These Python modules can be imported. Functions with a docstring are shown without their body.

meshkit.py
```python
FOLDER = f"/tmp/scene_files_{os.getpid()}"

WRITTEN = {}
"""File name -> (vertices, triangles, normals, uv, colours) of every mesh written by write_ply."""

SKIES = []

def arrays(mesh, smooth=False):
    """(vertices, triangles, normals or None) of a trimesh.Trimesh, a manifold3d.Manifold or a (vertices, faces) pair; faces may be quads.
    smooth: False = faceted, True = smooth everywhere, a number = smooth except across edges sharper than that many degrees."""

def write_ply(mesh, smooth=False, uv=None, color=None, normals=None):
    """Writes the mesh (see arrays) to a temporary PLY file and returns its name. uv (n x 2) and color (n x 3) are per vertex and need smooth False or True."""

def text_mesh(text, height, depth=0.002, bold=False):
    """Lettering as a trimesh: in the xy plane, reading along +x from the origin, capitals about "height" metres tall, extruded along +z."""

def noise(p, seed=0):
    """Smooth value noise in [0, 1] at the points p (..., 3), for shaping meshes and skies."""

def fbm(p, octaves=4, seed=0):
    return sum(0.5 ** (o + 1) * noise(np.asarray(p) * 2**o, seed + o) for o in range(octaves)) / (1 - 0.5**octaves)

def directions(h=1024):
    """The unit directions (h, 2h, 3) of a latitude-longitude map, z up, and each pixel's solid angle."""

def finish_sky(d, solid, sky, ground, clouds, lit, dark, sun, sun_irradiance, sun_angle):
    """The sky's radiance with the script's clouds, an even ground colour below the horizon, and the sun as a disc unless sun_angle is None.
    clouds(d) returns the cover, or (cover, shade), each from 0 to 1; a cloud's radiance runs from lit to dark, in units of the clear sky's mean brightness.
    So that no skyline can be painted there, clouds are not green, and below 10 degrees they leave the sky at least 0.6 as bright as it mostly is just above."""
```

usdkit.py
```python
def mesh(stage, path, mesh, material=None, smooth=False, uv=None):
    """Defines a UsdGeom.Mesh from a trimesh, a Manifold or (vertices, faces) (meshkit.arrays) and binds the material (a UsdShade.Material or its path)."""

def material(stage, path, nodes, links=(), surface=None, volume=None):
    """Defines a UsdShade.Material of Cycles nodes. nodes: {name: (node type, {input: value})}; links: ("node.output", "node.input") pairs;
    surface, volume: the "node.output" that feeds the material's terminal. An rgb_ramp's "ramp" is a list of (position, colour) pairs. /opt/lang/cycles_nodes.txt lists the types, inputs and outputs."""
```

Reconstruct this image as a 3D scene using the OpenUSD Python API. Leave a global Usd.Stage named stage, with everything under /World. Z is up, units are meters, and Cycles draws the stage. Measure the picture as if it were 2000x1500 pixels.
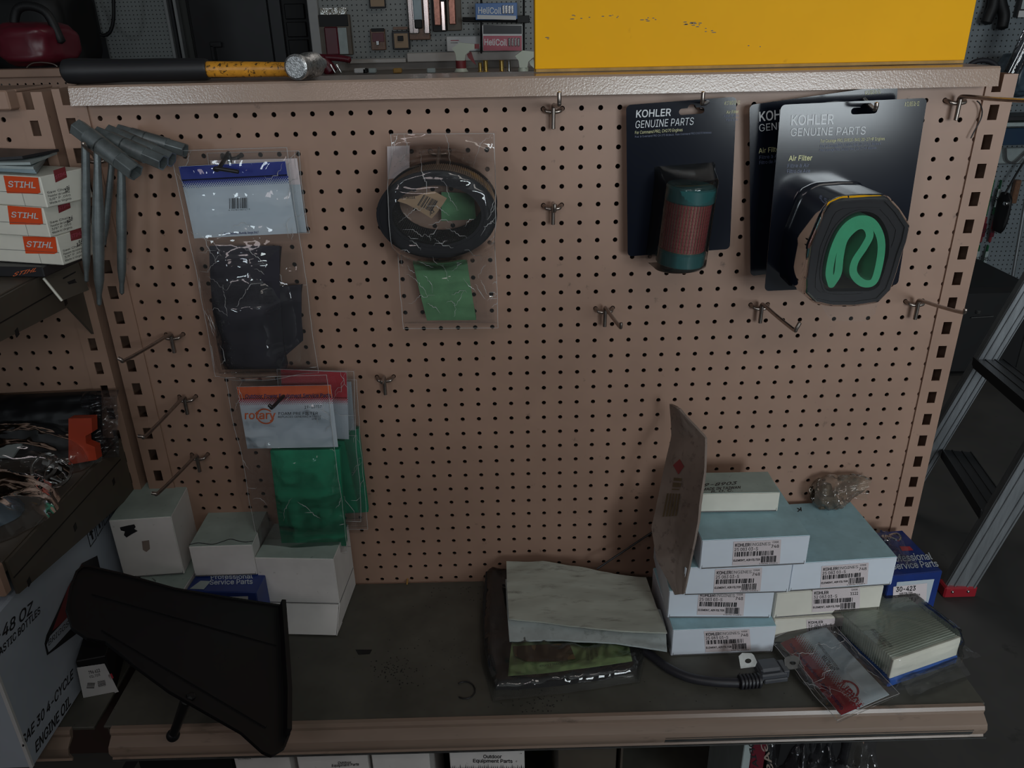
import math, random
import numpy as np, trimesh, usdkit, meshkit
import manifold3d as mf
from shapely.geometry import Polygon, LineString, Point, box as sbox
from shapely import affinity, unary_union
from pxr import Usd, UsdGeom, UsdLux, UsdShade, Sdf, Gf

random.seed(7); RNG = np.random.default_rng(7)
stage = Usd.Stage.CreateInMemory()
UsdGeom.SetStageUpAxis(stage, 'Z'); UsdGeom.SetStageMetersPerUnit(stage, 1.0)
stage.DefinePrim('/World', 'Xform'); stage.DefinePrim('/World/Looks', 'Scope')

# ------------------------------------------------------------------ camera (phone held in front of the rack, looking down)
FPX = 1533.36
CAM = np.array([-0.03077, -1.09489, 1.41776])
YAW, PITCH, ROLL = 0.0067601, 0.427089, -0.0209229
FWD = np.array([math.sin(YAW)*math.cos(PITCH), math.cos(YAW)*math.cos(PITCH), -math.sin(PITCH)])
_r = np.array([math.cos(YAW), -math.sin(YAW), 0.0]); _u = np.cross(_r, FWD)
RGT = _r*math.cos(ROLL)+_u*math.sin(ROLL); UPV = -_r*math.sin(ROLL)+_u*math.cos(ROLL)
cam = UsdGeom.Camera.Define(stage, '/World/camera')
cam.CreateHorizontalApertureAttr(36.0); cam.CreateFocalLengthAttr(36.0*FPX/2000)
cam.CreateVerticalApertureAttr(27.0)
cam.CreateFStopAttr(0.0); cam.CreateClippingRangeAttr(Gf.Vec2f(0.05, 100))
_m = np.eye(4); _m[0, :3] = RGT; _m[1, :3] = UPV; _m[2, :3] = -FWD; _m[3, :3] = CAM
cam.AddTransformOp().Set(Gf.Matrix4d(_m.tolist()))
cam.CreateExposureAttr(0.0)

# ------------------------------------------------------------------ light: unseen daylight sources behind the camera, unseen tube lamps overhead
def rect_light(name, pos, look, w, h, power, col):
    l = UsdLux.RectLight.Define(stage, '/World/'+name)
    l.CreateWidthAttr(w); l.CreateHeightAttr(h); l.CreateIntensityAttr(power); l.CreateColorAttr(Gf.Vec3f(*col)); l.CreateNormalizeAttr(False)
    p = np.array(pos, float); z = p-np.array(look, float); z /= np.linalg.norm(z)
    x = np.cross([0, 0, 1.0], z); x = x/np.linalg.norm(x) if np.linalg.norm(x) > 1e-6 else np.array([1.0, 0, 0]); y = np.cross(z, x)
    m = np.eye(4); m[0, :3] = x; m[1, :3] = y; m[2, :3] = z; m[3, :3] = p
    l.AddTransformOp().Set(Gf.Matrix4d(m.tolist()))
    return l
BLOCKER_X, BLOCKER_Z = 0.86, 1.42
DAY = (0.86, 0.95, 1.0); TUBE = (1.0, 0.93, 0.86)
rect_light('unseen_daylight_door', (2.0, -4.9, 1.62), (2.0, 0, 1.62), 1.5, 1.5, 13.0, DAY)  # out of view, main light on the right cartons and board
rect_light('unseen_daylight_window', (-2.7, -4.9, 1.95), (-2.7, 0, 1.95), 0.7, 0.9, 12.0, (0.80, 0.92, 1.0))  # out of view, gives the bluish sheen at the rail's left end
rect_light('unseen_daylight_window_001', (0.95, -4.9, 1.9), (0.95, 0, 1.9), 0.7, 0.9, 14.0, (0.88, 0.98, 1.0))  # out of view, lights the board and the rail right of centre
rect_light('unseen_daylight_window_002', (-0.8, -4.9, 1.9), (-0.8, 0, 1.9), 0.45, 0.9, 4.0, (1.0, 0.86, 0.86))  # out of view, weak pinkish sheen on the top rail
rect_light('unseen_tube_lamp', (1.0, -2.3, 2.92), (1.0, -2.3, 0), 1.3, 0.5, 4.2, TUBE)  # out of view overhead, lights the board and the carton tops
rect_light('unseen_tube_lamp_001', (-1.4, -3.2, 2.92), (-1.4, -3.2, 0), 1.6, 0.5, 5.0, (1.0, 0.88, 0.90))  # out of view overhead, brightens the left side and the bag film
rect_light('unseen_tube_lamp_002', (0.8, 2.0, 2.92), (0.8, 2.0, 0), 1.3, 0.22, 8.0, TUBE)  # out of view overhead, lights the far workbench and walls
dome = UsdLux.DomeLight.Define(stage, '/World/sky'); dome.CreateIntensityAttr(0.05); dome.CreateColorAttr(Gf.Vec3f(0.9, 0.95, 1.0))

# ------------------------------------------------------------------ measuring helpers: where the sight line of a picture point meets a real plane
def ray(px, py): return RGT*(px-1000)/FPX - UPV*(py-750)/FPX + FWD
def Y(px, py, y): d = ray(px, py); return CAM+d*(y-CAM[1])/d[1]
def Z(px, py, z): d = ray(px, py); return CAM+d*(z-CAM[2])/d[2]
def X(px, py, x): d = ray(px, py); return CAM+d*(x-CAM[0])/d[0]
def unit(v): v = np.asarray(v, float); return v/np.linalg.norm(v)
class Fr:
    """A frame: origin o, u right, v up, n out of the face."""
    def __init__(s, o, u, v, n=None):
        s.o = np.asarray(o, float); s.u = unit(u); v = np.asarray(v, float); v = v-s.u*(v@s.u); s.v = unit(v); s.n = np.cross(s.u, s.v)
    def P(s, a, b, c=0.0): return s.o+s.u*a+s.v*b+s.n*c
    def uv(s, px, py, c=0.0):
        d = ray(px, py); t = ((s.o+s.n*c-CAM)@s.n)/(d@s.n); q = CAM+d*t-s.o
        return np.array([q@s.u, q@s.v])
    def mat(s):
        m = np.eye(4); m[:3, 0] = s.u; m[:3, 1] = s.v; m[:3, 2] = s.n; m[:3, 3] = s.o; return m
    def W(s, mesh): m = mesh.copy(); m.apply_transform(s.mat()); return m
def quad(tl, tr, br, bl):
    """Best frame through four world corners -> frame at the lower left corner, width, height."""
    tl, tr, br, bl = map(np.asarray, (tl, tr, br, bl))
    u = (tr-tl)+(br-bl); v = (tl-bl)+(tr-br); f = Fr(bl, u, v)
    w = (abs((tr-tl)@f.u)+abs((br-bl)@f.u))/2; h = (abs((tl-bl)@f.v)+abs((tr-br)@f.v))/2
    c = (tl+tr+br+bl)/4; f.o = c-f.u*w/2-f.v*h/2
    return f, w, h
ID = Fr((0, 0, 0), (1, 0, 0), (0, 1, 0))

# ------------------------------------------------------------------ things and parts
_used = {}
def numbered(parent, name):
    k = (parent, name); n = _used.get(k, 0); _used[k] = n+1
    return f'{parent}/{name}' if n == 0 else f'{parent}/{name}_{n:03d}'
class Thing:
    def __init__(s, name, label, cat, fr=None, group=None, kind=None):
        s.fr = fr or ID; s.path = numbered('/World', name)
        x = UsdGeom.Xform.Define(stage, s.path); x.AddTransformOp().Set(Gf.Matrix4d(s.fr.mat().T.tolist()))
        s.inv = np.linalg.inv(s.fr.mat()); p = s.prim = x.GetPrim()
        if label: p.SetCustomDataByKey('label', label)
        if cat: p.SetCustomDataByKey('category', cat)
        if group: p.SetCustomDataByKey('group', group)
        if kind: p.SetCustomDataByKey('kind', kind)
    def part(s, name, mesh, m, parent=None, smooth=False, label=None, kind=None, local=False):
        """A part given in world coordinates (or in the thing's own, local=True)."""
        if isinstance(mesh, (list, tuple)):
            if 'lettering' in name and len(mesh) > 1:
                for q in mesh: p = s.part(name, q, m, parent, smooth, label, kind, local)
                return p
            mesh = join(*mesh)
        if not local: mesh = mesh.copy(); mesh.apply_transform(s.inv)
        path = numbered(parent or s.path, name)
        u = usdkit.mesh(stage, path, mesh, m, smooth=smooth)
        if label: u.GetPrim().SetCustomDataByKey('label', label)
        if kind: u.GetPrim().SetCustomDataByKey('kind', kind)
        return path
def struct(name, mesh, m, smooth=False):
    u = usdkit.mesh(stage, numbered('/World', name), mesh, m, smooth=smooth); u.GetPrim().SetCustomDataByKey('kind', 'structure'); return u
def base(p, u=(1, 0, 0)): return Fr(p, u, np.cross([0, 0, 1.0], u))     # z-up frame at p

# ------------------------------------------------------------------ mesh helpers
def join(*ms): return trimesh.util.concatenate([m for m in ms if m is not None and len(m.faces)])
def tm(man): a = man.to_mesh(); return trimesh.Trimesh(a.vert_properties[:, :3], a.tri_verts, process=False)
def bx(x0, x1, y0, y1, z0, z1, b=0.0):
    """A box, its edges chamfered by b."""
    if b <= 0: return trimesh.creation.box(bounds=[(x0, y0, z0), (x1, y1, z1)])
    b = min(b, (x1-x0)/2.1, (y1-y0)/2.1, (z1-z0)/2.1); p = []
    for sx, ex in ((x0, 1), (x1, -1)):
        for sy, ey in ((y0, 1), (y1, -1)):
            for sz, ez in ((z0, 1), (z1, -1)):
                p += [(sx, sy+ey*b, sz+ez*b), (sx+ex*b, sy, sz+ez*b), (sx+ex*b, sy+ey*b, sz)]
    return tm(mf.Manifold.hull_points(np.array(p)))
def prism(poly, z0, z1):
    gs = [g for g in getattr(poly, 'geoms', [poly]) if g.area > 0]
    ms = []
    for g in gs:
        m = trimesh.creation.extrude_polygon(g, z1-z0, engine='earcut'); m.apply_translation((0, 0, z0)); ms.append(m)
    return join(*ms)
def flat(poly, z=0.0):
    """A flat print: one face at height z."""
    vs, fs, n = [], [], 0
    for g in getattr(poly, 'geoms', [poly]):
        if g.area <= 0: continue
        v, f = trimesh.creation.triangulate_polygon(g, engine='earcut')
        vs.append(np.c_[v, np.full(len(v), z)]); fs.append(np.asarray(f)+n); n += len(v)
    m = trimesh.Trimesh(np.vstack(vs), np.vstack(fs), process=False)
    if len(m.faces) and m.face_normals[:, 2].mean() < 0: m.invert()
    return m
def tube(pts, r, n=10, closed=False, caps=True):
    """A round wire or hose along pts; r a number or one per point."""
    p = np.asarray(pts, float); k = len(p); r = np.full(k, r, float) if np.ndim(r) == 0 else np.asarray(r, float)
    t = np.gradient(p, axis=0) if not closed else np.roll(p, -1, 0)-np.roll(p, 1, 0)
    t /= np.maximum(np.linalg.norm(t, axis=1, keepdims=True), 1e-12)
    a = np.array([0, 0, 1.0]) if abs(t[0][2]) < 0.9 else np.array([1.0, 0, 0]); vs = []; x = np.cross(a, t[0])
    ang = np.arange(n)*2*math.pi/n
    for i in range(k):
        x = x-t[i]*(x@t[i]); x /= np.linalg.norm(x); y = np.cross(t[i], x)
        vs.append(p[i]+r[i]*(np.cos(ang)[:, None]*x+np.sin(ang)[:, None]*y))
    v = np.vstack(vs); f = []
    for i in range(k if closed else k-1):
        j = (i+1) % k
        for q in range(n):
            q2 = (q+1) % n; f += [(i*n+q, i*n+q2, j*n+q2), (i*n+q, j*n+q2, j*n+q)]
    if caps and not closed:
        v = np.vstack([v, p[0]-t[0]*r[0]*0.4, p[-1]+t[-1]*r[-1]*0.4]); c0, c1 = len(v)-2, len(v)-1
        for q in range(n):
            q2 = (q+1) % n; f += [(c0, q2, q), (c1, (k-1)*n+q, (k-1)*n+q2)]
    return trimesh.Trimesh(v, np.array(f), process=False)
def smoothpath(pts, n=8):
    """A Catmull-Rom curve through pts."""
    p = np.asarray(pts, float); p = np.vstack([2*p[0]-p[1], p, 2*p[-1]-p[-2]]); out = []
    for i in range(1, len(p)-2):
        for s in np.arange(n)/n:
            a, b, c, d = p[i-1:i+3]
            out.append(0.5*((2*b)+(-a+c)*s+(2*a-5*b+4*c-d)*s*s+(-a+3*b-3*c+d)*s**3))
    return np.array(out+[p[-2]])
def lathe(prof, n=32):
    """Revolves (radius, height) pairs about z."""
    m = trimesh.creation.revolve(np.array(prof, float), sections=n); m.fix_normals(); return m
def between(m, a, b):
    """Moves a mesh that stands on z=0 so that its z axis runs from a to b."""
    a, b = np.asarray(a, float), np.asarray(b, float); z = unit(b-a); x = unit(np.cross([0.1, 0.9, 0.2], z)); y = np.cross(z, x)
    q = np.eye(4); q[:3, 0] = x; q[:3, 1] = y; q[:3, 2] = z; q[:3, 3] = a; m = m.copy(); m.apply_transform(q); return m
def rrect(x0, y0, x1, y1, r): return sbox(x0+r, y0+r, x1-r, y1-r).buffer(r, quad_segs=5)
def grid(fn, nu, nv, thick=0.0):
    """A surface fn(s, t) -> point for s, t in 0..1; with a thickness it becomes a closed sheet."""
    s, t = np.meshgrid(np.linspace(0, 1, nu+1), np.linspace(0, 1, nv+1), indexing='ij')
    P = fn(s, t).reshape(-1, 3); i = np.arange((nu+1)*(nv+1)).reshape(nu+1, nv+1)
    a, b, c, d = i[:-1, :-1].ravel(), i[1:, :-1].ravel(), i[1:, 1:].ravel(), i[:-1, 1:].ravel()
    F = np.vstack([np.c_[a, b, c], np.c_[a, c, d]])
    m = trimesh.Trimesh(P, F, process=False)
    if thick:
        n = m.vertex_normals; k = len(P); rim = np.r_[i[:, 0], i[-1, 1:], i[-2::-1, -1], i[0, -2:0:-1]]; r2 = np.roll(rim, -1)
        m = trimesh.Trimesh(np.vstack([P, P-n*thick]), np.vstack([F, F[:, ::-1]+k, np.c_[rim, r2+k, r2][:, ::-1]*1, np.c_[rim, rim+k, r2+k][:, ::-1]*1]), process=False)
    return m
_text = {}
def glyphs(s, bold):
    if (s, bold) not in _text:
        m = meshkit.text_mesh(s, 1.0, depth=1.0, bold=bold)
        k = m.face_normals[:, 2] > 0.5
        _text[s, bold] = trimesh.Trimesh(m.vertices, m.faces[k], process=False); _text[s, bold].remove_unreferenced_vertices()
    return _text[s, bold]
def affine(fr, m, p0, p1, p2, c):
    """Lays a flat mesh with x 0..1, y 0..1 so that (0,0), (1,0), (0,1) meet the picture points p0, p1, p2 on the face fr."""
    a, b, d = fr.uv(*p0, c), fr.uv(*p1, c), fr.uv(*p2, c); v = m.vertices
    q = a+np.outer(v[:, 0], b-a)+np.outer(v[:, 1], d-a)
    return fr.W(trimesh.Trimesh(np.c_[q, np.full(len(q), c)], m.faces, process=False))
def text(fr, s, p0, p1, p2, bold=False, c=0.0006):
    """Printed words: p0 lower left, p1 lower right, p2 upper left corner of the capitals, as picture points on the face."""
    m = glyphs(s, bold).copy(); x0, x1 = m.vertices[:, 0].min(), m.vertices[:, 0].max()
    m.vertices = np.c_[(m.vertices[:, 0]-x0)/(x1-x0), m.vertices[:, 1], m.vertices[:, 2]*0]
    return affine(fr, m, p0, p1, p2, c)
def unitbars(n, seed, gap=0.45):
    r = np.random.default_rng(seed); w = r.choice([1, 1, 2, 3], n*2).astype(float); e = np.r_[0, np.cumsum(w)]; e /= e[-1]
    return unary_union([sbox(e[i], 0, e[i+1], 1) for i in range(0, 2*n, 2)])
def bars(fr, p0, p1, p2, n=22, seed=1, c=0.0006): return affine(fr, flat(unitbars(n, seed)), p0, p1, p2, c)
def patch(fr, pts, c=0.0004):
    """A flat print whose outline is given by picture points on the face."""
    return fr.W(flat(Polygon([fr.uv(*p, c) for p in pts]).buffer(0), c))
def fbm(p, o=3, seed=0): return meshkit.fbm(np.asarray(p), o, seed)-0.5
def ridged(p, seed=0, o=3):
    q = np.asarray(p, float); out = 0
    for i in range(o): out = out+0.5**i*(1-np.abs(2*meshkit.noise(q*2**i+17.3*i, seed+i)-1)*2)
    return out/1.75
# ------------------------------------------------------------------ materials
LK = '/World/Looks/'
def srgb(r, g, b): return tuple(((c/255+0.055)/1.055)**2.4 if c > 10 else c/255/12.92 for c in (r, g, b))
def mat(name, col, rough=0.5, metal=0.0, vary=0.0, vscale=20.0, dirt=None, dscale=60.0, damt=(0.62, 0.75), bump=0.0, bscale=400.0, spec=0.5, coat=0.0, bdist=0.0004, stretch=None):
    n = {'p': ('principled_bsdf', {'base_color': col, 'roughness': rough, 'metallic': metal, 'specular_ior_level': spec, 'coat_weight': coat, 'coat_roughness': 0.08})}
    l = []
    if vary or dirt or bump: n['g'] = ('texture_coordinate', {})
    src = 'g.object'
    if stretch:
        n['mp'] = ('mapping', {'scale': stretch}); l.append(('g.object', 'mp.vector')); src = 'mp.vector'
    last = None
    if vary:
        n['nz'] = ('noise_texture', {'scale': vscale, 'detail': 4.0, 'roughness': 0.6}); l.append((src, 'nz.vector'))
        lo, hi = tuple(c*(1-vary) for c in col), tuple(min(1, c*(1+vary)) for c in col)
        n['rp'] = ('rgb_ramp', {'ramp': [(0.3, lo), (0.7, hi)]}); l.append(('nz.fac', 'rp.fac')); last = 'rp.color'
    if dirt:
        n['dz'] = ('noise_texture', {'scale': dscale, 'detail': 6.0, 'roughness': 0.65}); l.append((src, 'dz.vector'))
        n['dr'] = ('rgb_ramp', {'ramp': [(damt[0], (0, 0, 0)), (damt[1], (1, 1, 1))]}); l.append(('dz.fac', 'dr.fac'))
        n['dm'] = ('mix', {'mix_type': 'mix', 'color1': col, 'color2': dirt}); l.append(('dr.color', 'dm.fac'))
        if last: l.append((last, 'dm.color1'))
        last = 'dm.color'
    if last: l.append((last, 'p.base_color'))
    if bump:
        n['bz'] = ('noise_texture', {'scale': bscale, 'detail': 2.0}); l.append((src, 'bz.vector'))
        n['bp'] = ('bump', {'strength': bump, 'distance': bdist}); l += [('bz.fac', 'bp.height'), ('bp.normal', 'p.normal')]
    return usdkit.material(stage, LK+name, n, l, surface='p.BSDF')
def film(name, haze=0.05, tint=(0.97, 0.97, 0.97), rough=0.06, gloss=1.0, ior=1.5, hz=(0.8, 0.8, 0.8), crease=0.0, cscale=70, stretch=(1, 1, 1)):
    """Thin clear plastic: see-through, glossy by fresnel, a little milky, with fine creases."""
    n = {'t': ('transparent_bsdf', {'color': tint}), 'd': ('diffuse_bsdf', {'color': hz}), 'g': ('glossy_bsdf', {'color': (gloss, gloss, gloss), 'roughness': rough}),
         'f': ('fresnel', {'IOR': ior}), 'm1': ('mix_closure', {'fac': haze}), 'm2': ('mix_closure', {})}
    l = [('t.BSDF', 'm1.closure1'), ('d.BSDF', 'm1.closure2'), ('f.fac', 'm2.fac'), ('m1.closure', 'm2.closure1'), ('g.BSDF', 'm2.closure2')]
    if crease:
        n.update({'c': ('texture_coordinate', {}), 'mp': ('mapping', {'scale': stretch}), 'v': ('noise_texture', {'scale': cscale, 'detail': 1.0}), 'b': ('bump', {'strength': crease, 'distance': 0.004})})
        l += [('c.object', 'mp.vector'), ('mp.vector', 'v.vector'), ('v.fac', 'b.height'), ('b.normal', 'g.normal')]
    return usdkit.material(stage, LK+name, n, l, surface='m2.closure')
BEIGE = (0.345, 0.216, 0.158)
M = {}
M['beige'] = mat('beige_enamel', BEIGE, 0.42, vary=0.10, vscale=7, dirt=(0.12, 0.08, 0.06), dscale=45, damt=(0.66, 0.80), bump=0.10, bscale=500)
M['rail'] = mat('beige_enamel_rail', (0.37, 0.26, 0.20), 0.2, vary=0.07, vscale=12, bump=0.35, bscale=420, spec=0.7)
M['deck'] = mat('shelf_deck', (0.085, 0.083, 0.069), 0.55, vary=0.25, vscale=14, dirt=(0.012, 0.011, 0.01), dscale=230, damt=(0.66, 0.72), bump=0.15, bscale=300)
M['nosing'] = mat('shelf_nosing', (0.28, 0.205, 0.16), 0.3, vary=0.15, vscale=10, dirt=(0.05, 0.04, 0.03), dscale=30, damt=(0.58, 0.75), stretch=(0.3, 1, 1), spec=0.6)
M['worn'] = mat('bare_worn_steel', (0.16, 0.165, 0.165), 0.3, metal=0.7, vary=0.25, vscale=25)
M['grime'] = mat('black_grime', (0.008, 0.008, 0.008), 0.7)
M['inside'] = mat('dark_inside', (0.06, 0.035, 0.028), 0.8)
M['steel'] = mat('plated_steel_wire', (0.33, 0.28, 0.25), 0.28, metal=0.9, vary=0.2, vscale=60)
M['zinc'] = mat('zinc_plated_steel', (0.24, 0.27, 0.275), 0.42, metal=0.75, vary=0.25, vscale=40, bump=0.15, bscale=600)
M['darksteel'] = mat('dark_steel', (0.05, 0.05, 0.052), 0.4, metal=0.7, vary=0.2, vscale=60)
M['carton'] = mat('white_carton', (0.60, 0.60, 0.58), 0.55, vary=0.05, vscale=20, dirt=(0.25, 0.24, 0.21), dscale=70, damt=(0.68, 0.82))
M['cartonblue'] = mat('bluish_white_carton', (0.74, 0.80, 0.88), 0.45, vary=0.03, vscale=18, dirt=(0.35, 0.36, 0.36), dscale=120, damt=(0.70, 0.80))
M['cartontop'] = mat('bluish_carton_top', (0.34, 0.54, 0.60), 0.6, vary=0.12, vscale=30, dirt=(0.10, 0.13, 0.13), dscale=160, damt=(0.68, 0.76))  # carton tops darker and bluer than the fronts, with random specks
M['cartongreen'] = mat('greenish_carton_top', (0.34, 0.42, 0.385), 0.65, vary=0.12, vscale=25, dirt=(0.10, 0.12, 0.10), dscale=130, damt=(0.64, 0.76))  # carton tops darker and greener than the fronts, with random specks
M['cream'] = mat('cream_carton', (0.76, 0.74, 0.65), 0.5, vary=0.05, vscale=20)
M['oldwhite'] = mat('aged_white_carton', (0.72, 0.70, 0.68), 0.6, vary=0.09, vscale=14, dirt=(0.2, 0.18, 0.15), dscale=90, damt=(0.66, 0.78))
M['label'] = mat('label_paper', (0.70, 0.62, 0.63), 0.5)
M['ink'] = mat('black_ink', (0.015, 0.015, 0.018), 0.5)
M['greyink'] = mat('grey_ink', (0.16, 0.16, 0.16), 0.5)
M['whiteink'] = mat('white_ink', (0.62, 0.64, 0.66), 0.4)
M['dimink'] = mat('bluegrey_ink', (0.10, 0.12, 0.20), 0.4)
M['yellowink'] = mat('yellow_ink', (0.62, 0.60, 0.30), 0.4)
M['redink'] = mat('red_ink', (0.42, 0.035, 0.05), 0.45)
M['orangeink'] = mat('orange_ink', (0.62, 0.13, 0.045), 0.45)
M['stihlorange'] = mat('bright_orange_print', (0.75, 0.085, 0.02), 0.45)
M['darkredink'] = mat('dark_red_ink', (0.22, 0.03, 0.035), 0.5)
M['blueprint'] = mat('royal_blue_print', (0.014, 0.03, 0.24), 0.35)
M['bluecarton'] = mat('blue_carton', (0.012, 0.035, 0.19), 0.35, vary=0.15, vscale=20)
M['bluenavy'] = mat('navy_ink', (0.02, 0.03, 0.14), 0.45)
M['cardwhite'] = mat('white_header_card', (0.50, 0.56, 0.61), 0.35)
M['cardnavy'] = mat('black_blue_card', (0.007, 0.009, 0.016), 0.14, vary=0.2, vscale=6)
M['black'] = mat('black_plastic', (0.006, 0.006, 0.0075), 0.42, vary=0.2, vscale=12)
M['rubber'] = mat('black_rubber', (0.010, 0.010, 0.013), 0.6, spec=0.2, bump=0.15, bscale=250)
M['darkfoam'] = mat('dark_grey_foam', (0.032, 0.030, 0.040), 0.7, spec=0.15, vary=0.1, vscale=30)
M['blackfoam'] = mat('black_foam', (0.016, 0.016, 0.017), 0.85, vary=0.2, vscale=80, bump=0.4, bscale=900)
M['greenfoam'] = mat('green_foam', (0.012, 0.24, 0.125), 0.8, vary=0.18, vscale=30, bump=0.4, bscale=1200)
M['brightfoam'] = mat('bright_green_foam', (0.035, 0.33, 0.16), 0.75, vary=0.08, vscale=50, bump=0.35, bscale=1500)
M['palefoam'] = mat('pale_green_foam', (0.10, 0.24, 0.115), 0.8, vary=0.15, vscale=40, bump=0.4, bscale=1200)
M['teal'] = mat('teal_plastic', (0.022, 0.10, 0.10), 0.35, vary=0.1, vscale=30)
M['mesh'] = mat('louvred_brown_metal', (0.23, 0.125, 0.085), 0.4, metal=0.45, vary=0.2, vscale=80)
M['pleat'] = mat('pleated_paper', (0.78, 0.76, 0.66), 0.75, vary=0.05, vscale=20)
M['pleattop'] = mat('pleated_paper_top', (0.74, 0.82, 0.72), 0.75, vary=0.06, vscale=25, dirt=(0.2, 0.24, 0.2), dscale=150, damt=(0.68, 0.76))
M['filterblue'] = mat('blue_filter_rubber', (0.02, 0.10, 0.42), 0.5)
M['brownside'] = mat('brown_filter_side', (0.11, 0.085, 0.062), 0.5, vary=0.2, vscale=18)
M['kraft'] = mat('grey_brown_kraft', (0.25, 0.195, 0.165), 0.75, vary=0.16, vscale=22, dirt=(0.10, 0.07, 0.06), dscale=70, damt=(0.56, 0.75), bump=0.25, bscale=160)
M['envelope'] = mat('stained_envelope_paper', (0.40, 0.42, 0.365), 0.7, vary=0.14, vscale=18, dirt=(0.20, 0.20, 0.17), dscale=60, damt=(0.55, 0.72), stretch=(0.35, 1.6, 1), bump=0.25, bscale=80)
M['envelope2'] = mat('bluish_envelope_paper', (0.44, 0.50, 0.50), 0.65, vary=0.14, vscale=24, dirt=(0.22, 0.25, 0.24), dscale=50, damt=(0.56, 0.74), bump=0.25, bscale=80)
M['greenleaf'] = mat('pale_green_leaflet', (0.30, 0.45, 0.19), 0.5, vary=0.05, vscale=20)
M['brownprint'] = mat('brown_print', (0.12, 0.085, 0.045), 0.5, vary=0.2, vscale=30)
M['yellow'] = mat('yellow_plastic', (0.84, 0.41, 0.004), 0.55, vary=0.03, vscale=9, dirt=(0.62, 0.28, 0.004), dscale=34, damt=(0.68, 0.80), spec=0.12)
M['tanedge'] = mat('tan_cardboard_edge', (0.40, 0.23, 0.06), 0.7, vary=0.2, vscale=40)
M['grip'] = mat('black_rubber_grip', (0.012, 0.012, 0.014), 0.5, bump=0.25, bscale=200)
M['fibreglass'] = mat('yellow_fibreglass', (0.62, 0.27, 0.025), 0.35, vary=0.25, vscale=60, dirt=(0.05, 0.03, 0.01), dscale=180, damt=(0.54, 0.62))
M['hammer'] = mat('worn_hammer_steel', (0.42, 0.42, 0.42), 0.4, metal=0.9, vary=0.5, vscale=260, bump=0.5, bscale=500, bdist=0.0008)
M['cableblack'] = mat('cable_rubber', (0.022, 0.022, 0.028), 0.45)
M['connector'] = mat('grey_connector_plastic', (0.075, 0.08, 0.092), 0.4, vary=0.1, vscale=40)
M['bracketmetal'] = mat('bright_bracket_steel', (0.30, 0.30, 0.29), 0.35, metal=0.7, vary=0.2, vscale=60)
M['alu'] = mat('aluminium_rail', (0.36, 0.38, 0.40), 0.42, metal=0.8, vary=0.15, vscale=12, stretch=(8, 8, 0.6))
M['darkalu'] = mat('dark_ladder_tread', (0.045, 0.045, 0.048), 0.5, metal=0.5)
M['redfoot'] = mat('red_plastic_foot', (0.30, 0.012, 0.022), 0.4)
M['floor'] = mat('dark_concrete', (0.05, 0.048, 0.046), 0.6, vary=0.3, vscale=3, dirt=(0.02, 0.02, 0.02), dscale=12, bump=0.1, bscale=120)
M['wallpaint'] = mat('wall_paint', (0.20, 0.20, 0.19), 0.7, vary=0.06, vscale=2)
M['ceil'] = mat('ceiling_paint', (0.34, 0.34, 0.33), 0.8, vary=0.05, vscale=2)
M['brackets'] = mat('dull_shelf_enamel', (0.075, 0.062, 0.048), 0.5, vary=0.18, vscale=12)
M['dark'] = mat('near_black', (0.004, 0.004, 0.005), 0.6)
M['darkgrey'] = mat('dark_grey_enamel', (0.02, 0.02, 0.023), 0.45, vary=0.2, vscale=6)
M['darkred'] = mat('dark_red_plastic', (0.11, 0.008, 0.018), 0.4, vary=0.2, vscale=10)
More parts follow.
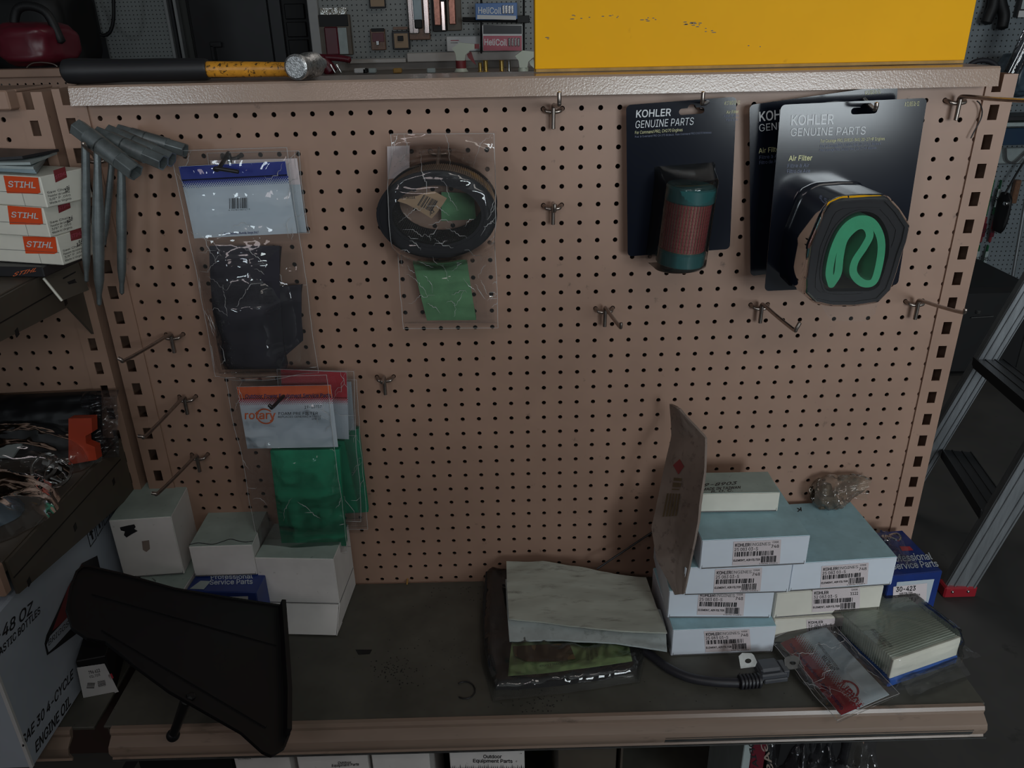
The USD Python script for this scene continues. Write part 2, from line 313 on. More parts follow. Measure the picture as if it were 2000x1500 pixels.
M['post'] = mat('grey_white_post', (0.33, 0.33, 0.33), 0.5, vary=0.1, vscale=6)
M['benchgrey'] = mat('bench_greige', (0.20, 0.175, 0.155), 0.5, vary=0.12, vscale=7)
M['benchlight'] = mat('bench_bright_strip', (0.40, 0.37, 0.34), 0.3, vary=0.1, vscale=10, spec=0.7)
M['brass'] = mat('brass', (0.55, 0.38, 0.12), 0.3, metal=0.9)
M['spraywhite'] = mat('milky_spray_plastic', (0.55, 0.60, 0.50), 0.4)
M['pink'] = mat('pink_label', (0.42, 0.08, 0.12), 0.4)
M['paperwhite'] = mat('white_paper', (0.60, 0.60, 0.60), 0.5, vary=0.04, vscale=20)
M['skyblue'] = mat('sky_blue_label', (0.06, 0.16, 0.40), 0.4)
M['packbrown'] = mat('brown_pack', (0.17, 0.085, 0.05), 0.4, vary=0.25, vscale=60)
M['packtan'] = mat('tan_card', (0.33, 0.22, 0.13), 0.5)
M['chrome'] = mat('chrome_steel', (0.6, 0.6, 0.6), 0.15, metal=1.0)
M['copper'] = mat('reddish_chisel_steel', (0.34, 0.17, 0.13), 0.25, metal=0.8, vary=0.3, vscale=60)
M['greenpack'] = mat('green_card', (0.012, 0.12, 0.045), 0.4)
M['greypaper'] = mat('grey_paper', (0.36, 0.42, 0.42), 0.55, vary=0.1, vscale=30)
M['magpaper'] = mat('bluish_booklet_paper', (0.34, 0.43, 0.47), 0.4, vary=0.12, vscale=14)
M['corrugated'] = mat('oil_carton_board', (0.40, 0.45, 0.52), 0.65, vary=0.06, vscale=12)
M['orangeplastic'] = mat('orange_plastic', (0.42, 0.045, 0.015), 0.4)
M['bluemetal'] = mat('blue_shelf_metal', (0.012, 0.035, 0.075), 0.4)
M['bluegrey'] = mat('bluegrey_wrapped_goods', (0.06, 0.09, 0.12), 0.35, vary=0.5, vscale=14)
M['bagpart'] = mat('brown_metal_part', (0.13, 0.10, 0.07), 0.45, metal=0.4, vary=0.3, vscale=60)
M['clear'] = film('clear_bag_film', 0.02, rough=0.035, crease=0.35, cscale=55)
M['clear2'] = film('crumpled_bag_film', 0.02, rough=0.035, crease=0.5, cscale=50, stretch=(0.3, 1.6, 1))
M['crease'] = film('film_crease_glint', 0.36, rough=0.15, hz=(0.8, 0.8, 0.8))  # milky film for crease and seam lines, in place of glints
M['cardbright'] = mat('bright_header_card', (0.72, 0.84, 0.90), 0.35)
M['blocker'] = mat('dark_blocker', (0.03, 0.03, 0.03), 0.8)
M['dirtyfilm'] = film('dusty_bag_film', 0.16, tint=(0.9, 0.88, 0.84), hz=(0.42, 0.36, 0.3), rough=0.06, crease=0.4, cscale=80)
M['blister'] = film('blister_plastic', 0.015, rough=0.04, gloss=0.75)
M['smokefilm'] = film('dark_bag_film', 0.06, tint=(0.6, 0.6, 0.62), hz=(0.2, 0.2, 0.22), rough=0.05, crease=0.5, cscale=60)
def pegwall(name, col):
    """Far pegboard: one-inch hole grid printed as dark dots (a few pixels across)."""
    n = {'g': ('geometry', {}), 's': ('separate_xyz', {}), 'p': ('principled_bsdf', {'roughness': 0.55}),
         'nz': ('noise_texture', {'scale': 3.0, 'detail': 3.0}), 'rp': ('rgb_ramp', {'ramp': [(0.3, tuple(c*0.85 for c in col)), (0.7, col)]}), 'mixc': ('mix', {'color2': (0.012, 0.012, 0.012)})}
    l = [('g.position', 's.vector'), ('g.position', 'nz.vector'), ('nz.fac', 'rp.fac'), ('rp.color', 'mixc.color1'), ('mixc.color', 'p.base_color')]
    for a in 'xz':
        n['m'+a] = ('math', {'math_type': 'multiply', 'value2': 1/0.0254}); n['f'+a] = ('math', {'math_type': 'fraction'})
        n['d'+a] = ('math', {'math_type': 'subtract', 'value2': 0.5}); n['q'+a] = ('math', {'math_type': 'multiply'})
        l += [('s.'+a, f'm{a}.value1'), (f'm{a}.value', f'f{a}.value1'), (f'f{a}.value', f'd{a}.value1'), (f'd{a}.value', f'q{a}.value1'), (f'd{a}.value', f'q{a}.value2')]
    n['ad'] = ('math', {'math_type': 'add'}); n['lt'] = ('math', {'math_type': 'less_than', 'value2': 0.021})
    l += [('qx.value', 'ad.value1'), ('qz.value', 'ad.value2'), ('ad.value', 'lt.value1'), ('lt.value', 'mixc.fac')]
    return usdkit.material(stage, LK+name, n, l, surface='p.BSDF')
M['pegwhite'] = pegwall('white_pegboard', (0.27, 0.285, 0.28))
M['peggrey'] = pegwall('grey_pegboard', (0.20, 0.23, 0.25))
# ------------------------------------------------------------------ the room
struct('floor', bx(-4.5, 4.5, -5, 5.1, -0.1, 0), M['floor'])
struct('ceiling', bx(-4.5, 4.5, -5, 5.1, 3.0, 3.1), M['ceil'])
struct('wall_left', bx(-4.6, -4.5, -5, 5.1, 0, 3.0), M['wallpaint'])
struct('wall_right', bx(4.5, 4.6, -5, 5.1, 0, 3.0), M['wallpaint'])
struct('wall_back', bx(-4.5, 4.5, 5.0, 5.1, 0, 3.0), M['wallpaint'])
struct('wall_front', bx(-4.5, 4.5, -5.1, -5.0, 0, 3.0), M['wallpaint'])
struct('wall_aisle', bx(-3.2, BLOCKER_X, -2.35, -2.15, 0, BLOCKER_Z), M['blocker'])      # low wall added behind the camera to shade the board's lower left

# ------------------------------------------------------------------ the gondola: pegboard, slotted uprights, top rail
ZS = 0.55; ZR0 = ZS+0.006+30*0.0254                        # shelf top, height of the first hole row
def hx(c): return (c-22)*0.0254
def hz(r): return ZR0-r*0.0254
def pegsheet(x0, x1, z0, z1, cols, rows, xo, zo, y0=0.0, t=0.0025, r=0.0033, seg=14):
    """A steel or hardboard sheet with round holes, front at y0."""
    cs = mf.CrossSection([[(x0, z0), (x1, z0), (x1, z1), (x0, z1)]])
    a = np.arange(seg)*2*math.pi/seg; ring = np.c_[np.cos(a), np.sin(a)]*r
    holes = mf.CrossSection([(ring+(xo(c), zo(q))).tolist() for c in cols for q in rows])
    m = tm((cs-holes).extrude(t)); v = m.vertices; m.vertices = np.c_[v[:, 0], y0+t-v[:, 2], v[:, 1]]   # front face at y0
    m.fix_normals(); return m
def upright(x0, x1, z0, z1, slots, sw=0.0125, sh=0.0195, y=0.0, depth=0.05, t=0.002, top_open=True):
    """A slotted channel post: front web with slots and two side flanges."""
    cs = mf.CrossSection([[(x0, z0), (x1, z0), (x1, z1), (x0, z1)]])
    xm = slots[0][0]
    cut = mf.CrossSection([[(x-sw/2, z-h/2), (x+sw/2, z-h/2), (x+sw/2, z+h/2), (x-sw/2, z+h/2)] for x, z, h in [(s[0], s[1], s[2] if len(s) > 2 else sh) for s in slots]])
    m = tm((cs-cut).extrude(t)); v = m.vertices; m.vertices = np.c_[v[:, 0], y+t-v[:, 2], v[:, 1]]; m.fix_normals()
    return join(m, bx(x0, x0+t, y+t, y+depth, z0, z1), bx(x1-t, x1, y+t, y+depth, z0, z1))
def extr_x(poly_yz, x0, x1):
    m = prism(Polygon(poly_yz), 0, x1-x0); v = m.vertices; m.vertices = np.c_[x0+v[:, 2], v[:, 0], v[:, 1]]; m.fix_normals(); return m
G = Thing('gondola_rack', 'beige pegboard gondola rack with slotted uprights and a flat top rail', 'shelving rack', base((0.017, 0.03, 0)))
G.part('pegboard_panel', pegsheet(-0.5735, 0.6125, 0.545, 1.345, range(-1, 48), range(0, 31), hx, hz), M['beige'])
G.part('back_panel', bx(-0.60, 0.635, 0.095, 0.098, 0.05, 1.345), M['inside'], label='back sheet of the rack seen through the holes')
sl = [(0.6252+0.0049*i/17, 1.3016-0.03826*i) for i in range(0, 34)]
G.part('upright', upright(0.6085, 0.6475, 0.0, 1.349, [(0.6225, 1.342, 0.03)]+sl, y=-0.003, depth=0.11), M['beige'])
sll = [(-0.5960+0.0040*i/17, 1.3098-0.03826*i) for i in range(0, 34)]
G.part('upright', upright(-0.612, -0.5715, 0.0, 1.3555, [(-0.5955, 1.3465, 0.022)]+sll, y=-0.003, depth=0.11), M['beige'])
RZ0, RZ1 = 1.3365, 1.3602
G.part('top_rail', [extr_x([(-0.0315, RZ0), (-0.0285, RZ1-0.0025), (-0.0262, RZ1), (-0.003, RZ1), (-0.003, RZ0)], -0.577, 0.607), bx(-0.577, 0.607, -0.004, 0.088, RZ1-0.004, RZ1, 0.001), bx(-0.577, 0.607, 0.086, 0.09, RZ0, RZ1)], M['rail'], smooth=20)
# base shelf: deck and a rolled price-rail nosing
SH = Thing('gondola_shelf', 'long grimy dark shelf under the pegboard with a beige price rail along its front', 'shelf', base((0.01, -0.15, ZS-0.03)))
SX0, SX1 = -0.599, 0.6225
SH.part('deck', bx(SX0, SX1, -0.296, -0.004, ZS-0.004, ZS, 0.0008), M['deck'])
prof = [(-0.296, ZS+0.001), (-0.302, ZS+0.001), (-0.3045, ZS-0.004), (-0.3035, ZS-0.010), (-0.309, ZS-0.013), (-0.3165, ZS-0.018), (-0.319, ZS-0.026), (-0.3165, ZS-0.034), (-0.314, ZS-0.0385), (-0.3155, ZS-0.0415), (-0.313, ZS-0.043), (-0.3115, ZS-0.0385), (-0.3135, ZS-0.034), (-0.316, ZS-0.026), (-0.3135, ZS-0.0195), (-0.300, ZS-0.0135), (-0.2965, ZS-0.006)]
SH.part('price_rail', extr_x(prof, SX0+0.012, SX1-0.004), M['nosing'], smooth=35)
SH.part('price_rail_lip', bx(SX0+0.012, SX1, -0.3165, -0.3125, ZS-0.0445, ZS-0.0425), M['worn'], label='bare metal lower edge of the price rail')
wp = [(-0.3192, ZS-0.0245), (-0.3169, ZS-0.034), (-0.3146, ZS-0.0383), (-0.3140, ZS-0.0380), (-0.3162, ZS-0.034), (-0.3185, ZS-0.0250)]
SH.part('worn_patch', extr_x(wp, 0.175, 0.60), M['worn'], label='bare scraped metal along the right lower price rail')
for x in (SX0+0.001, SX1-0.004): SH.part('end_bracket', extr_x([(-0.29, ZS-0.005), (-0.004, ZS-0.005), (-0.004, ZS-0.075), (-0.29, ZS-0.03)], x, x+0.002), M['brackets'])
r = np.random.default_rng(3)
def specks(n, cx, cy, sx, sy, s0, s1, z=ZS):
    out = []
    for i in range(n):
        x, y = r.normal(cx, sx), r.normal(cy, sy); s = r.uniform(s0, s1); m = trimesh.creation.icosphere(0, s); m.vertices *= (1, r.uniform(0.6, 1.4), 0.5); m.apply_translation((x, min(max(y, -0.29), -0.02), z+s*0.4)); out.append(m)
    return join(*out)
p1, p2, p3 = Z(772, 1310, ZS), Z(1045, 1365, ZS), Z(860, 1160, ZS)
dk = Thing('dirt_crumbs', 'scattered black crumbs and grit lying on the bare middle of the shelf', 'dirt', base(p1), kind='stuff')
dk.part('crumbs', [specks(70, p1[0], p1[1], 0.018, 0.012, 0.0005, 0.0013), specks(60, p1[0]+0.02, p1[1]+0.02, 0.045, 0.03, 0.0004, 0.001), specks(80, p2[0], p2[1], 0.022, 0.016, 0.0004, 0.0011), specks(60, p3[0]+0.04, p3[1], 0.05, 0.02, 0.0004, 0.0009), specks(50, 0.25, -0.2, 0.2, 0.06, 0.0004, 0.0009)], M['grime'], kind='stuff')
q = [Z(*p, ZS)[:2] for p in [(694, 1269), (727, 1269), (722, 1278), (700, 1279)]]
SH.part('grime_patch', flat(Polygon(q), ZS+0.0004), M['grime'], label='dark smear on the deck')
cr = np.array([Z(903+20*math.cos(a)*0.98+5, 1349-16.5*math.sin(a), ZS)+(0, 0, 0.0012) for a in np.linspace(2.25, -2.2, 26)])
t = Thing('snap_ring', 'thin black open snap ring lying flat on the shelf', 'ring', base(Z(908, 1349, ZS)))
t.part('ring', tube(cr, 0.0011, 8), M['darksteel'], smooth=40)
SH.part('twist_tie', tube(smoothpath([Z(795, 1143, ZS)+(0, 0, .002), Z(797, 1134, ZS)+(0, 0, .006), Z(800, 1128, ZS)+(0, 0, .01)], 4), 0.0015, 6), M['tanedge'])

# ------------------------------------------------------------------ peg hooks
def hook(c, rw, tip, depth, label, knob=0.012, tipdx=(0, 0), stem=True, m='steel'):
    x, z = (hx(c)+hx(c+1))/2, hz(rw); y = -0.009
    h = Thing('peg_hook', label, 'peg hook', Fr((x, 0, z), (1, 0, 0), (0, 0, 1)), group=None)
    bar = [(hx(c), 0.012, z), (hx(c), 0.001, z), (hx(c)+0.002, -0.006, z-0.001)]+[(x+s*0.0085, y-0.001+0.0005*abs(s), z-0.0035+0.001*abs(s)) for s in (-1, 0, 1)]+[(hx(c+1)-0.002, -0.006, z-0.001), (hx(c+1), 0.001, z), (hx(c+1), 0.012, z)]
    h.part('crossbar', tube(smoothpath(bar, 4), 0.0026, 10), M[m], smooth=50)
    if stem: h.part('stem', tube([(x, y-0.004, z+0.002), (x, y-0.004, z-0.024)], 0.0029, 10), M[m], smooth=50)
    T = Y(tip[0], tip[1], -depth); a = np.array((x, y-0.003, z+0.004))
    k = T+np.array((tipdx[0], 0, tipdx[1]))+(0, -0.002, knob)
    arm = smoothpath([a+(0, 0.002, -0.006), a, a+(T-a)*0.08+(0, 0, 0.0015), a+(T-a)*0.5, T-(T-a)*0.04, T+(0, -0.002, 0.003), k], 6)
    h.part('arm', tube(arm, 0.0026, 10), M[m], smooth=50)
    return h
hook(23, 0, (1092, 205), 0.13, 'empty peg hook in the top hole row left of the narrow air filter card', knob=0.014)
hook(23, 5, (1083, 413), 0.075, 'short peg hook two hands below the top rail in the middle of the board', knob=0.01)
hook(26, 11, (1212, 640), 0.085, 'empty peg hook below the card with the round teal-capped filter', knob=0.008)
hook(35, 11, (1553, 646), 0.13, 'empty long peg hook left of the green-foam air filter', knob=0.012, tipdx=(0.004, 0))
hook(44, 11, (1882, 611), 0.14, 'long peg hook beside the right upright, level with the bottom of the green-foam filter', knob=0.006)
hook(44, 0, (2030, 197), 0.15, 'peg hook in the top hole row at the right upright, pointing out to the right', knob=0.004)
hook(1, 12, (240, 706), 0.13, 'uppermost of the three peg hooks at the lower left of the board', knob=0.006, tipdx=(-0.004, 0))
hook(1, 16, (281, 855), 0.13, 'middle of the three peg hooks at the lower left of the board', knob=0.004, tipdx=(-0.006, 0))
hook(1, 20, (306, 966), 0.12, 'lowest of the three left peg hooks, above the white box with the smudge', knob=0.004, tipdx=(-0.005, 0))
hook(13, 15, (746, 748), 0.05, 'short dark peg hook right of the top of the rotary foam packs', knob=0.005)
W = Thing('loose_wire', 'thin bent wire tucked into the top right corner of the pegboard', 'wire', base(Y(1910, 200, -0.006)))
W.part('wire', tube(smoothpath([Y(*p, -0.007) for p in [(1908, 197), (1914, 203), (1918, 215), (1917, 228), (1911, 242), (1903, 256), (1896, 270)]], 6), 0.0008, 6), M['darksteel'], smooth=50)
W = Thing('thin_rod', 'thin straight wire rod leaning out from behind the upright brown envelope', 'rod', base(Y(1220, 1075, -0.02)))
W.part('rod', tube([Y(1300, 1022, -0.015), Y(1166, 1111, -0.04)], 0.0016, 8), M['darksteel'], smooth=50)
# ------------------------------------------------------------------ film bags and printed header cards
def filmsheet(fr, w, h, bulge, amp, seed, nu=70, nv=100, edge=None, aniso=(1, 1), scale=22, c0=0.0):
    """A crumpled film over 0..w, 0..h of the face fr: bulge(s, t) out of the face plus creases."""
    def fn(s, t):
        e = edge(s, t) if edge else 0
        u, v = s*w, t*h; q = np.stack([u*scale*aniso[0], v*scale*aniso[1], np.full_like(u, seed*3.1)], -1)
        rim = np.minimum(1, 12*np.minimum.reduce([s, 1-s, t, 1-t]))
        c = c0+bulge(s, t)+amp*(ridged(q, seed, 3)*0.7+ridged(q*(0.4, 2.2, 1)+5, seed+9, 2)*0.5)*(0.35+0.65*rim)
        wob = 0.006*fbm(np.stack([t*4+s*3, s*0+seed, t*0], -1), 3, seed)*np.where((s < .02) | (s > .98), 1, 0)
        return fr.o+np.multiply.outer(u+wob, fr.u)+np.multiply.outer(v, fr.v)+np.multiply.outer(c, fr.n)
    return grid(fn, nu, nv)
def creases(f, nu, nv, seed, n, along=0.5, seam=True):
    """Folded edges of a film sheet: its outer seam and n short creases, as thin milky ridges that stand in for glints."""
    V = f.vertices.reshape(nu+1, nv+1, 3); N = f.vertex_normals.reshape(nu+1, nv+1, 3); r_ = np.random.default_rng(seed); out = []
    if seam: out += [tube(V[0], 0.00045, 5), tube(V[-1], 0.00045, 5), tube(V[:, 0], 0.0004, 5), tube(V[:, -1], 0.0004, 5)]
    for i in range(n):
        edge = r_.random() < 0.55
        x, y = (r_.choice([0.05, 0.95])*nu+r_.normal(0, nu*0.04), r_.uniform(0, nv)) if edge else (r_.uniform(0.05, 0.95)*nu, r_.uniform(0.03, 0.97)*nv)
        a = r_.normal(0 if r_.random() < along else math.pi/2, 0.5); p = []; L = int(r_.uniform(5, 22))
        for q in range(L):
            u, v = int(round(x)), int(round(y))
            if not (0 <= u <= nu and 0 <= v <= nv): break
            p.append(V[u, v]+N[u, v]*0.0003); x += math.cos(a)*1.1; y += math.sin(a)*1.1; a += r_.normal(0, 0.22)
        p = [p[j] for j in range(len(p)) if j == 0 or np.linalg.norm(p[j]-p[j-1]) > 1e-5]
        if len(p) > 3: k = len(p); out.append(tube(np.array(p), np.interp(np.arange(k), [0, k/2, k-1], [0.0001, r_.uniform(0.0003, 0.00065), 0.0001]), 5, caps=False))
    return join(*out)
def bag(t, fr, w, h, bulge, amp=0.003, seed=1, m='clear', back=-0.002, name='bag', ncr=24, along=0.5, **k):
    f = filmsheet(fr, w, h, bulge, amp, seed, **k); nu_, nv_ = k.get('nu', 70), k.get('nv', 100)
    t.part('bag_creases', creases(f, nu_, nv_, seed, ncr, along), M['crease'], kind='stuff', smooth=60)
    b = filmsheet(fr, w, h, lambda s, t: s*0+back, amp*0.3, seed+50, nu=16, nv=20)
    rim = tube([fr.P(0, 0), fr.P(w, 0)], 0.0006, 5)
    return t.part(name, [f, b, rim], M[m], smooth=True)
def dots(fr, w, h, rows, cols, a0, b0, a1, r0, r1, c):
    """Halftone: staggered dots whose radius runs from r0 to r1 over the rows; a0, a1 the row's ends, b0 the first row's height."""
    out = []; st = (a1-a0)/cols; n = 8; an = np.arange(n)*2*math.pi/n
    V, F = [], []
    for i in range(rows):
        rr = r0+(r1-r0)*i/max(1, rows-1); 
        for j in range(cols):
            x = a0+(j+0.25+0.5*(i % 2))*st; y = b0-(i+0.5)*st*0.62; k = len(V)*(n+1)
            V.append(np.vstack([[(x, y, c)], np.c_[x+rr*np.cos(an), y+rr*np.sin(an), np.full(n, c)]]))
            F.append(np.array([(k, k+1+q, k+1+(q+1) % n) for q in range(n)]))
    return fr.W(trimesh.Trimesh(np.vstack(V), np.vstack(F), process=False))
def bump2(s, t, a): return a*np.sin(np.pi*np.clip(s, 0, 1))**0.6*np.sin(np.pi*np.clip(t, 0, 1))**0.5

# ------------------------------------------------------------------ Kohler cards
def card(name, label, pts, y, group=None, slot=None, ybot=None):
    yb = y if ybot is None else ybot
    fr, w, h = quad(Y(*pts[0], y), Y(*pts[1], y), Y(*pts[2], yb), Y(*pts[3], yb))
    t = Thing(name, label, 'filter pack', fr, group=group)
    pl = rrect(0, 0, w, h, 0.006)
    if slot is not None:
        a, b = fr.uv(*slot); pl = pl.difference(unary_union([rrect(a-0.0165, b-0.004, a+0.0165, b+0.004, 0.0039), Point(a, b+0.003).buffer(0.0055)]))
    t.part('backing_card', fr.W(prism(pl, -0.0008, 0)), M['cardnavy'])
    return t, fr, w, h
t, fr, w, h = card('air_filter_card', 'narrow black card with a round teal-capped air filter under a clear blister', [(1236, 204), (1452, 188), (1413, 487), (1214, 502)], -0.022, slot=(1351, 217))
t.part('brand_lettering', text(fr, 'KOHLER', (1242, 229.5), (1310, 226), (1243, 215.5), True), M['whiteink'])
t.part('title_lettering', text(fr, 'GENUINE PARTS', (1240.5, 250.5), (1354, 243.7), (1242, 236)), M['whiteink'])
t.part('yellow_lettering', [text(fr, 'For Command PRO, CH270 Engines', (1240, 262), (1333, 256.2), (1240.5, 256)), text(fr, '# 17 883 03-S1', (1415, 205), (1445.5, 203.3), (1415.4, 198)), text(fr, 'Air Filter', (1418.7, 222), (1443, 220.5), (1419, 216.2))], M['yellowink'])
t.part('small_lettering', [text(fr, 'Pour le Command PRO CH 270 Moteurs  Para Command PRO CH270 Motores', (1240, 269), (1389.5, 260.5), (1240, 265)), text(fr, 'Filtre de Aire', (1413.7, 229.5), (1442.5, 227.5), (1414, 224.5)), text(fr, 'Filtre à Air', (1418, 237), (1442, 235.5), (1418.3, 232))], M['dimink'])
def onto(fr, px, py, c): a = fr.uv(px, py, c); return fr.P(a[0], a[1], c)
R0 = 0.0315; top, bot = onto(fr, 1351, 362, 0.042), onto(fr, 1327, 512, 0.036)
L0 = np.linalg.norm(top-bot); ax = unit(top-bot)
cap = lathe([(0, 0), (R0, 0), (R0+.0012, .0015), (R0+.0012, .0175), (R0-.001, .020), (R0*.75, .0208), (0, .0205)], 40)
t.part('filter_end_cap', between(cap, bot, top), M['teal'], smooth=35)
t.part('filter_end_cap', between(cap, top-ax*0.0195, top), M['teal'], smooth=35)
t.part('filter_body', between(lathe([(0, .018), (R0-.0022, .018), (R0-.0022, L0-.018), (0, L0-.018)], 40), bot, top), M['mesh'], smooth=35)
lv = []
for i in range(13):
    for j in range(44):
        a = j*2*math.pi/44; b = bx(-0.0009, 0.0009, -0.0004, 0.0006, -0.0028, 0.0028); b.apply_transform(trimesh.transformations.rotation_matrix(a, [0, 0, 1], [0, 0, 0]) @ trimesh.transformations.translation_matrix((0, R0-.0019, 0.0205+0.0038+i*(L0-0.041)/13))); lv.append(b)
t.part('louvres', between(join(*lv), bot, top), M['darkredink'], kind='stuff')
t.part('filter_screen', between(join(*[tube([((R0-.0018)*math.cos(a), (R0-.0018)*math.sin(a), z) for a in np.linspace(0, 2*math.pi, 40)], 0.0004, 5, caps=False) for z in np.linspace(.021, L0-.021, 14)]), bot, top), M['mesh'])
def blister1(s, q):
    # s across: side wall, round front, side wall; q along: bottom end, body, sloping top
    ts = fr.uv(1351, 362, 0.042); bs = fr.uv(1327, 512, 0.036); R = R0+.0035
    a = (s-0.5)*2; ang = np.clip(a/0.62, -1, 1)*math.pi/2
    cu, cc = np.sin(ang)*R, 0.038+np.cos(ang)*R
    side = np.clip((np.abs(a)-0.62)/0.38, 0, 1); cc = np.where(side > 0, 0.038*(1-side), cc); cu = cu*(1+0.16*side)
    k = np.clip((q-0.1)/0.74, 0, 1); o = bs+np.multiply.outer(k, ts-bs)
    lo, hi = np.clip((0.1-q)/0.1, 0, 1), np.clip((q-0.84)/0.16, 0, 1)
    v = o[..., 1]-0.004*np.sin(lo*math.pi/2)+0.004-0.008*(1-k)+hi*0.016; cc = cc*np.sqrt(np.maximum(0, 1-lo**2))*(1-hi)**0.8; u = o[..., 0]+cu*(1-0.12*lo)
    return fr.o+np.multiply.outer(u, fr.u)+np.multiply.outer(v, fr.v)+np.multiply.outer(cc+0.0007, fr.n)
t.part('blister', grid(blister1, 48, 40), M['blister'], smooth=True)
hook(31, 0, (1371, 203), 0.075, 'peg hook carrying the narrow card with the teal-capped filter', knob=0.014)
# the two wide cards
t2, f2, w2, h2 = card('air_filter_card', 'wide black filter card hanging askew, half hidden behind the green-foam filter card', [(1468, 203), (1725, 170), (1757, 500), (1462, 541)], -0.02)
t2.part('brand_lettering', text(f2, 'KOHLER', (1483, 237), (1563, 228), (1482.5, 219), True), M['whiteink'])
t2.part('title_lettering', text(f2, 'GENUINE PARTS', (1483, 257), (1625, 241), (1482.5, 243)), M['whiteink'])
t2.part('yellow_lettering', [text(f2, '# 32 883 06-S1', (1690, 185.5), (1720, 182), (1689.5, 177.5)), text(f2, 'Air Filter', (1482, 299.5), (1526, 295), (1482, 290))], M['yellowink'])
t2.part('small_lettering', [text(f2, 'Filtre à Air', (1483, 311), (1524, 307), (1483, 304.5)), text(f2, 'Filtro de Aire', (1483, 321), (1524, 317), (1483, 314.5))], M['dimink'])
t3, f3, w3, h3 = card('air_filter_card', 'wide black card in front holding a big black rubber filter with folded green foam', [(1531, 203), (1802, 193), (1762, 555), (1488, 570)], -0.064, slot=(1688, 216), ybot=-0.068)
t3.part('brand_lettering', text(f3, 'KOHLER', (1545, 244.5), (1628, 242), (1545.7, 225.5), True), M['whiteink'])
t3.part('title_lettering', text(f3, 'GENUINE PARTS', (1544, 266), (1690, 262.5), (1545, 250.7)), M['whiteink'])
t3.part('yellow_lettering', [text(f3, 'For Courage PRO, SV810-840, 20-27 HP Engines', (1603, 278.5), (1728, 273.5), (1603, 272.5)), text(f3, 'Air Filter', (1540, 314), (1586, 313), (1541, 304.3), True), text(f3, '# 32 883 06-S1', (1767, 208), (1795, 206.5), (1768, 199))], M['yellowink'])
t3.part('small_lettering', [text(f3, 'Pour le Courage PRO, SV810-840, 20-27 h.p. Moteurs', (1602, 288), (1720, 282.5), (1602, 282.5)), text(f3, 'Para Courage PRO, SV810-840, 20-27 HP Motores', (1601, 295.7), (1712, 291), (1601, 290.5)), text(f3, 'Filtre à Air', (1537.5, 327.5), (1580, 326), (1538.3, 320.3)), text(f3, 'Filtro de Aire', (1537, 338), (1582, 337), (1537.5, 331))], M['dimink'])
CF = 0.088
face = [(1610, 417), (1622, 399), (1645, 388), (1690, 385), (1733, 385), (1756, 410), (1776, 441), (1770, 470), (1760, 497), (1749, 535), (1738, 566), (1715, 590), (1668, 597), (1622, 597), (1592, 590), (1574, 572), (1574, 545), (1584, 480)]
P3 = Polygon([f3.uv(*p, CF) for p in face]).buffer(0.003).buffer(-0.003)
fo = [(500, 722), (482, 625), (518, 450), (590, 300), (690, 222), (800, 228), (868, 315), (890, 430), (868, 590), (825, 705), (740, 712), (672, 640), (682, 545), (755, 430), (798, 340), (765, 268), (690, 275), (600, 370), (565, 505), (548, 640)]
fo = smoothpath([f3.uv(1500+a/4, 375+b/4, CF) for a, b in fo+fo[:1]], 5)
band = LineString(fo).buffer(0.0042).buffer(0.0005); inner = Polygon(fo).buffer(0.0075).convex_hull.buffer(0.002)
t3.part('filter_body', f3.W(prism(P3.buffer(-0.004).difference(inner.buffer(0.001)), 0.004, CF-0.012)), M['brownside'], smooth=40)
pl = []
bd = P3.buffer(-0.0036).exterior
for i in range(90):
    p = bd.interpolate(i/90, normalized=True); pl.append(tube([(p.x, p.y, 0.006), (p.x, p.y, CF-0.012)], 0.0011, 5, caps=False))
t3.part('filter_pleats', f3.W(join(*pl)), M['brownside'], kind='stuff', smooth=40)
cp = t3.part('filter_end_cap', f3.W(join(prism(P3.difference(inner), CF-0.014, CF-0.0025), prism(P3.difference(P3.buffer(-0.005)), CF-0.003, CF), prism(P3.buffer(-0.0125).difference(P3.buffer(-0.0145)), CF-0.003, CF-0.0012), prism(inner.buffer(0.0022).difference(inner), CF-0.003, CF-0.001))), M['rubber'])
t3.part('cavity_floor', f3.W(prism(inner.buffer(0.003), CF-0.062, CF-0.06)), M['dark'])
t3.part('green_foam', f3.W(prism(band, CF-0.05, CF-0.001)), M['brightfoam'], smooth=40)
PB = P3.buffer(0.0022); bo = PB.exterior
def blister3(s, q):
    sh = s.shape; pts = np.array([bo.interpolate(x % 1, normalized=True).coords[0] for x in s.ravel()]).reshape(sh+(2,))
    cen = np.array(PB.centroid.coords[0]); k = np.clip((q-0.8)/0.2, 0, 1); sc = 1-0.97*k; base_ = 1+0.035*np.clip((0.06-q)/0.06, 0, 1)
    c = np.where(q < 0.8, q/0.8*(CF+0.002), CF+0.002); p = cen+(pts-cen)*(sc*base_)[..., None]
    return f3.o+np.multiply.outer(p[..., 0], f3.u)+np.multiply.outer(p[..., 1], f3.v)+np.multiply.outer(c+0.0006, f3.n)
t3.part('blister', grid(blister3, 72, 16), M['blister'], smooth=50)
tabp = [f3.uv(*p, 0.0) for p in [(1600, 590), (1715, 590), (1708, 612), (1690, 627), (1625, 627), (1612, 612)]]
t3.part('blister_tab', f3.W(flat(Polygon(tabp), 0.001)), M['blister'])
hook(39, 0, (1709, 214), 0.105, 'peg hook through the slot of the wide green-foam filter card', knob=0.008)

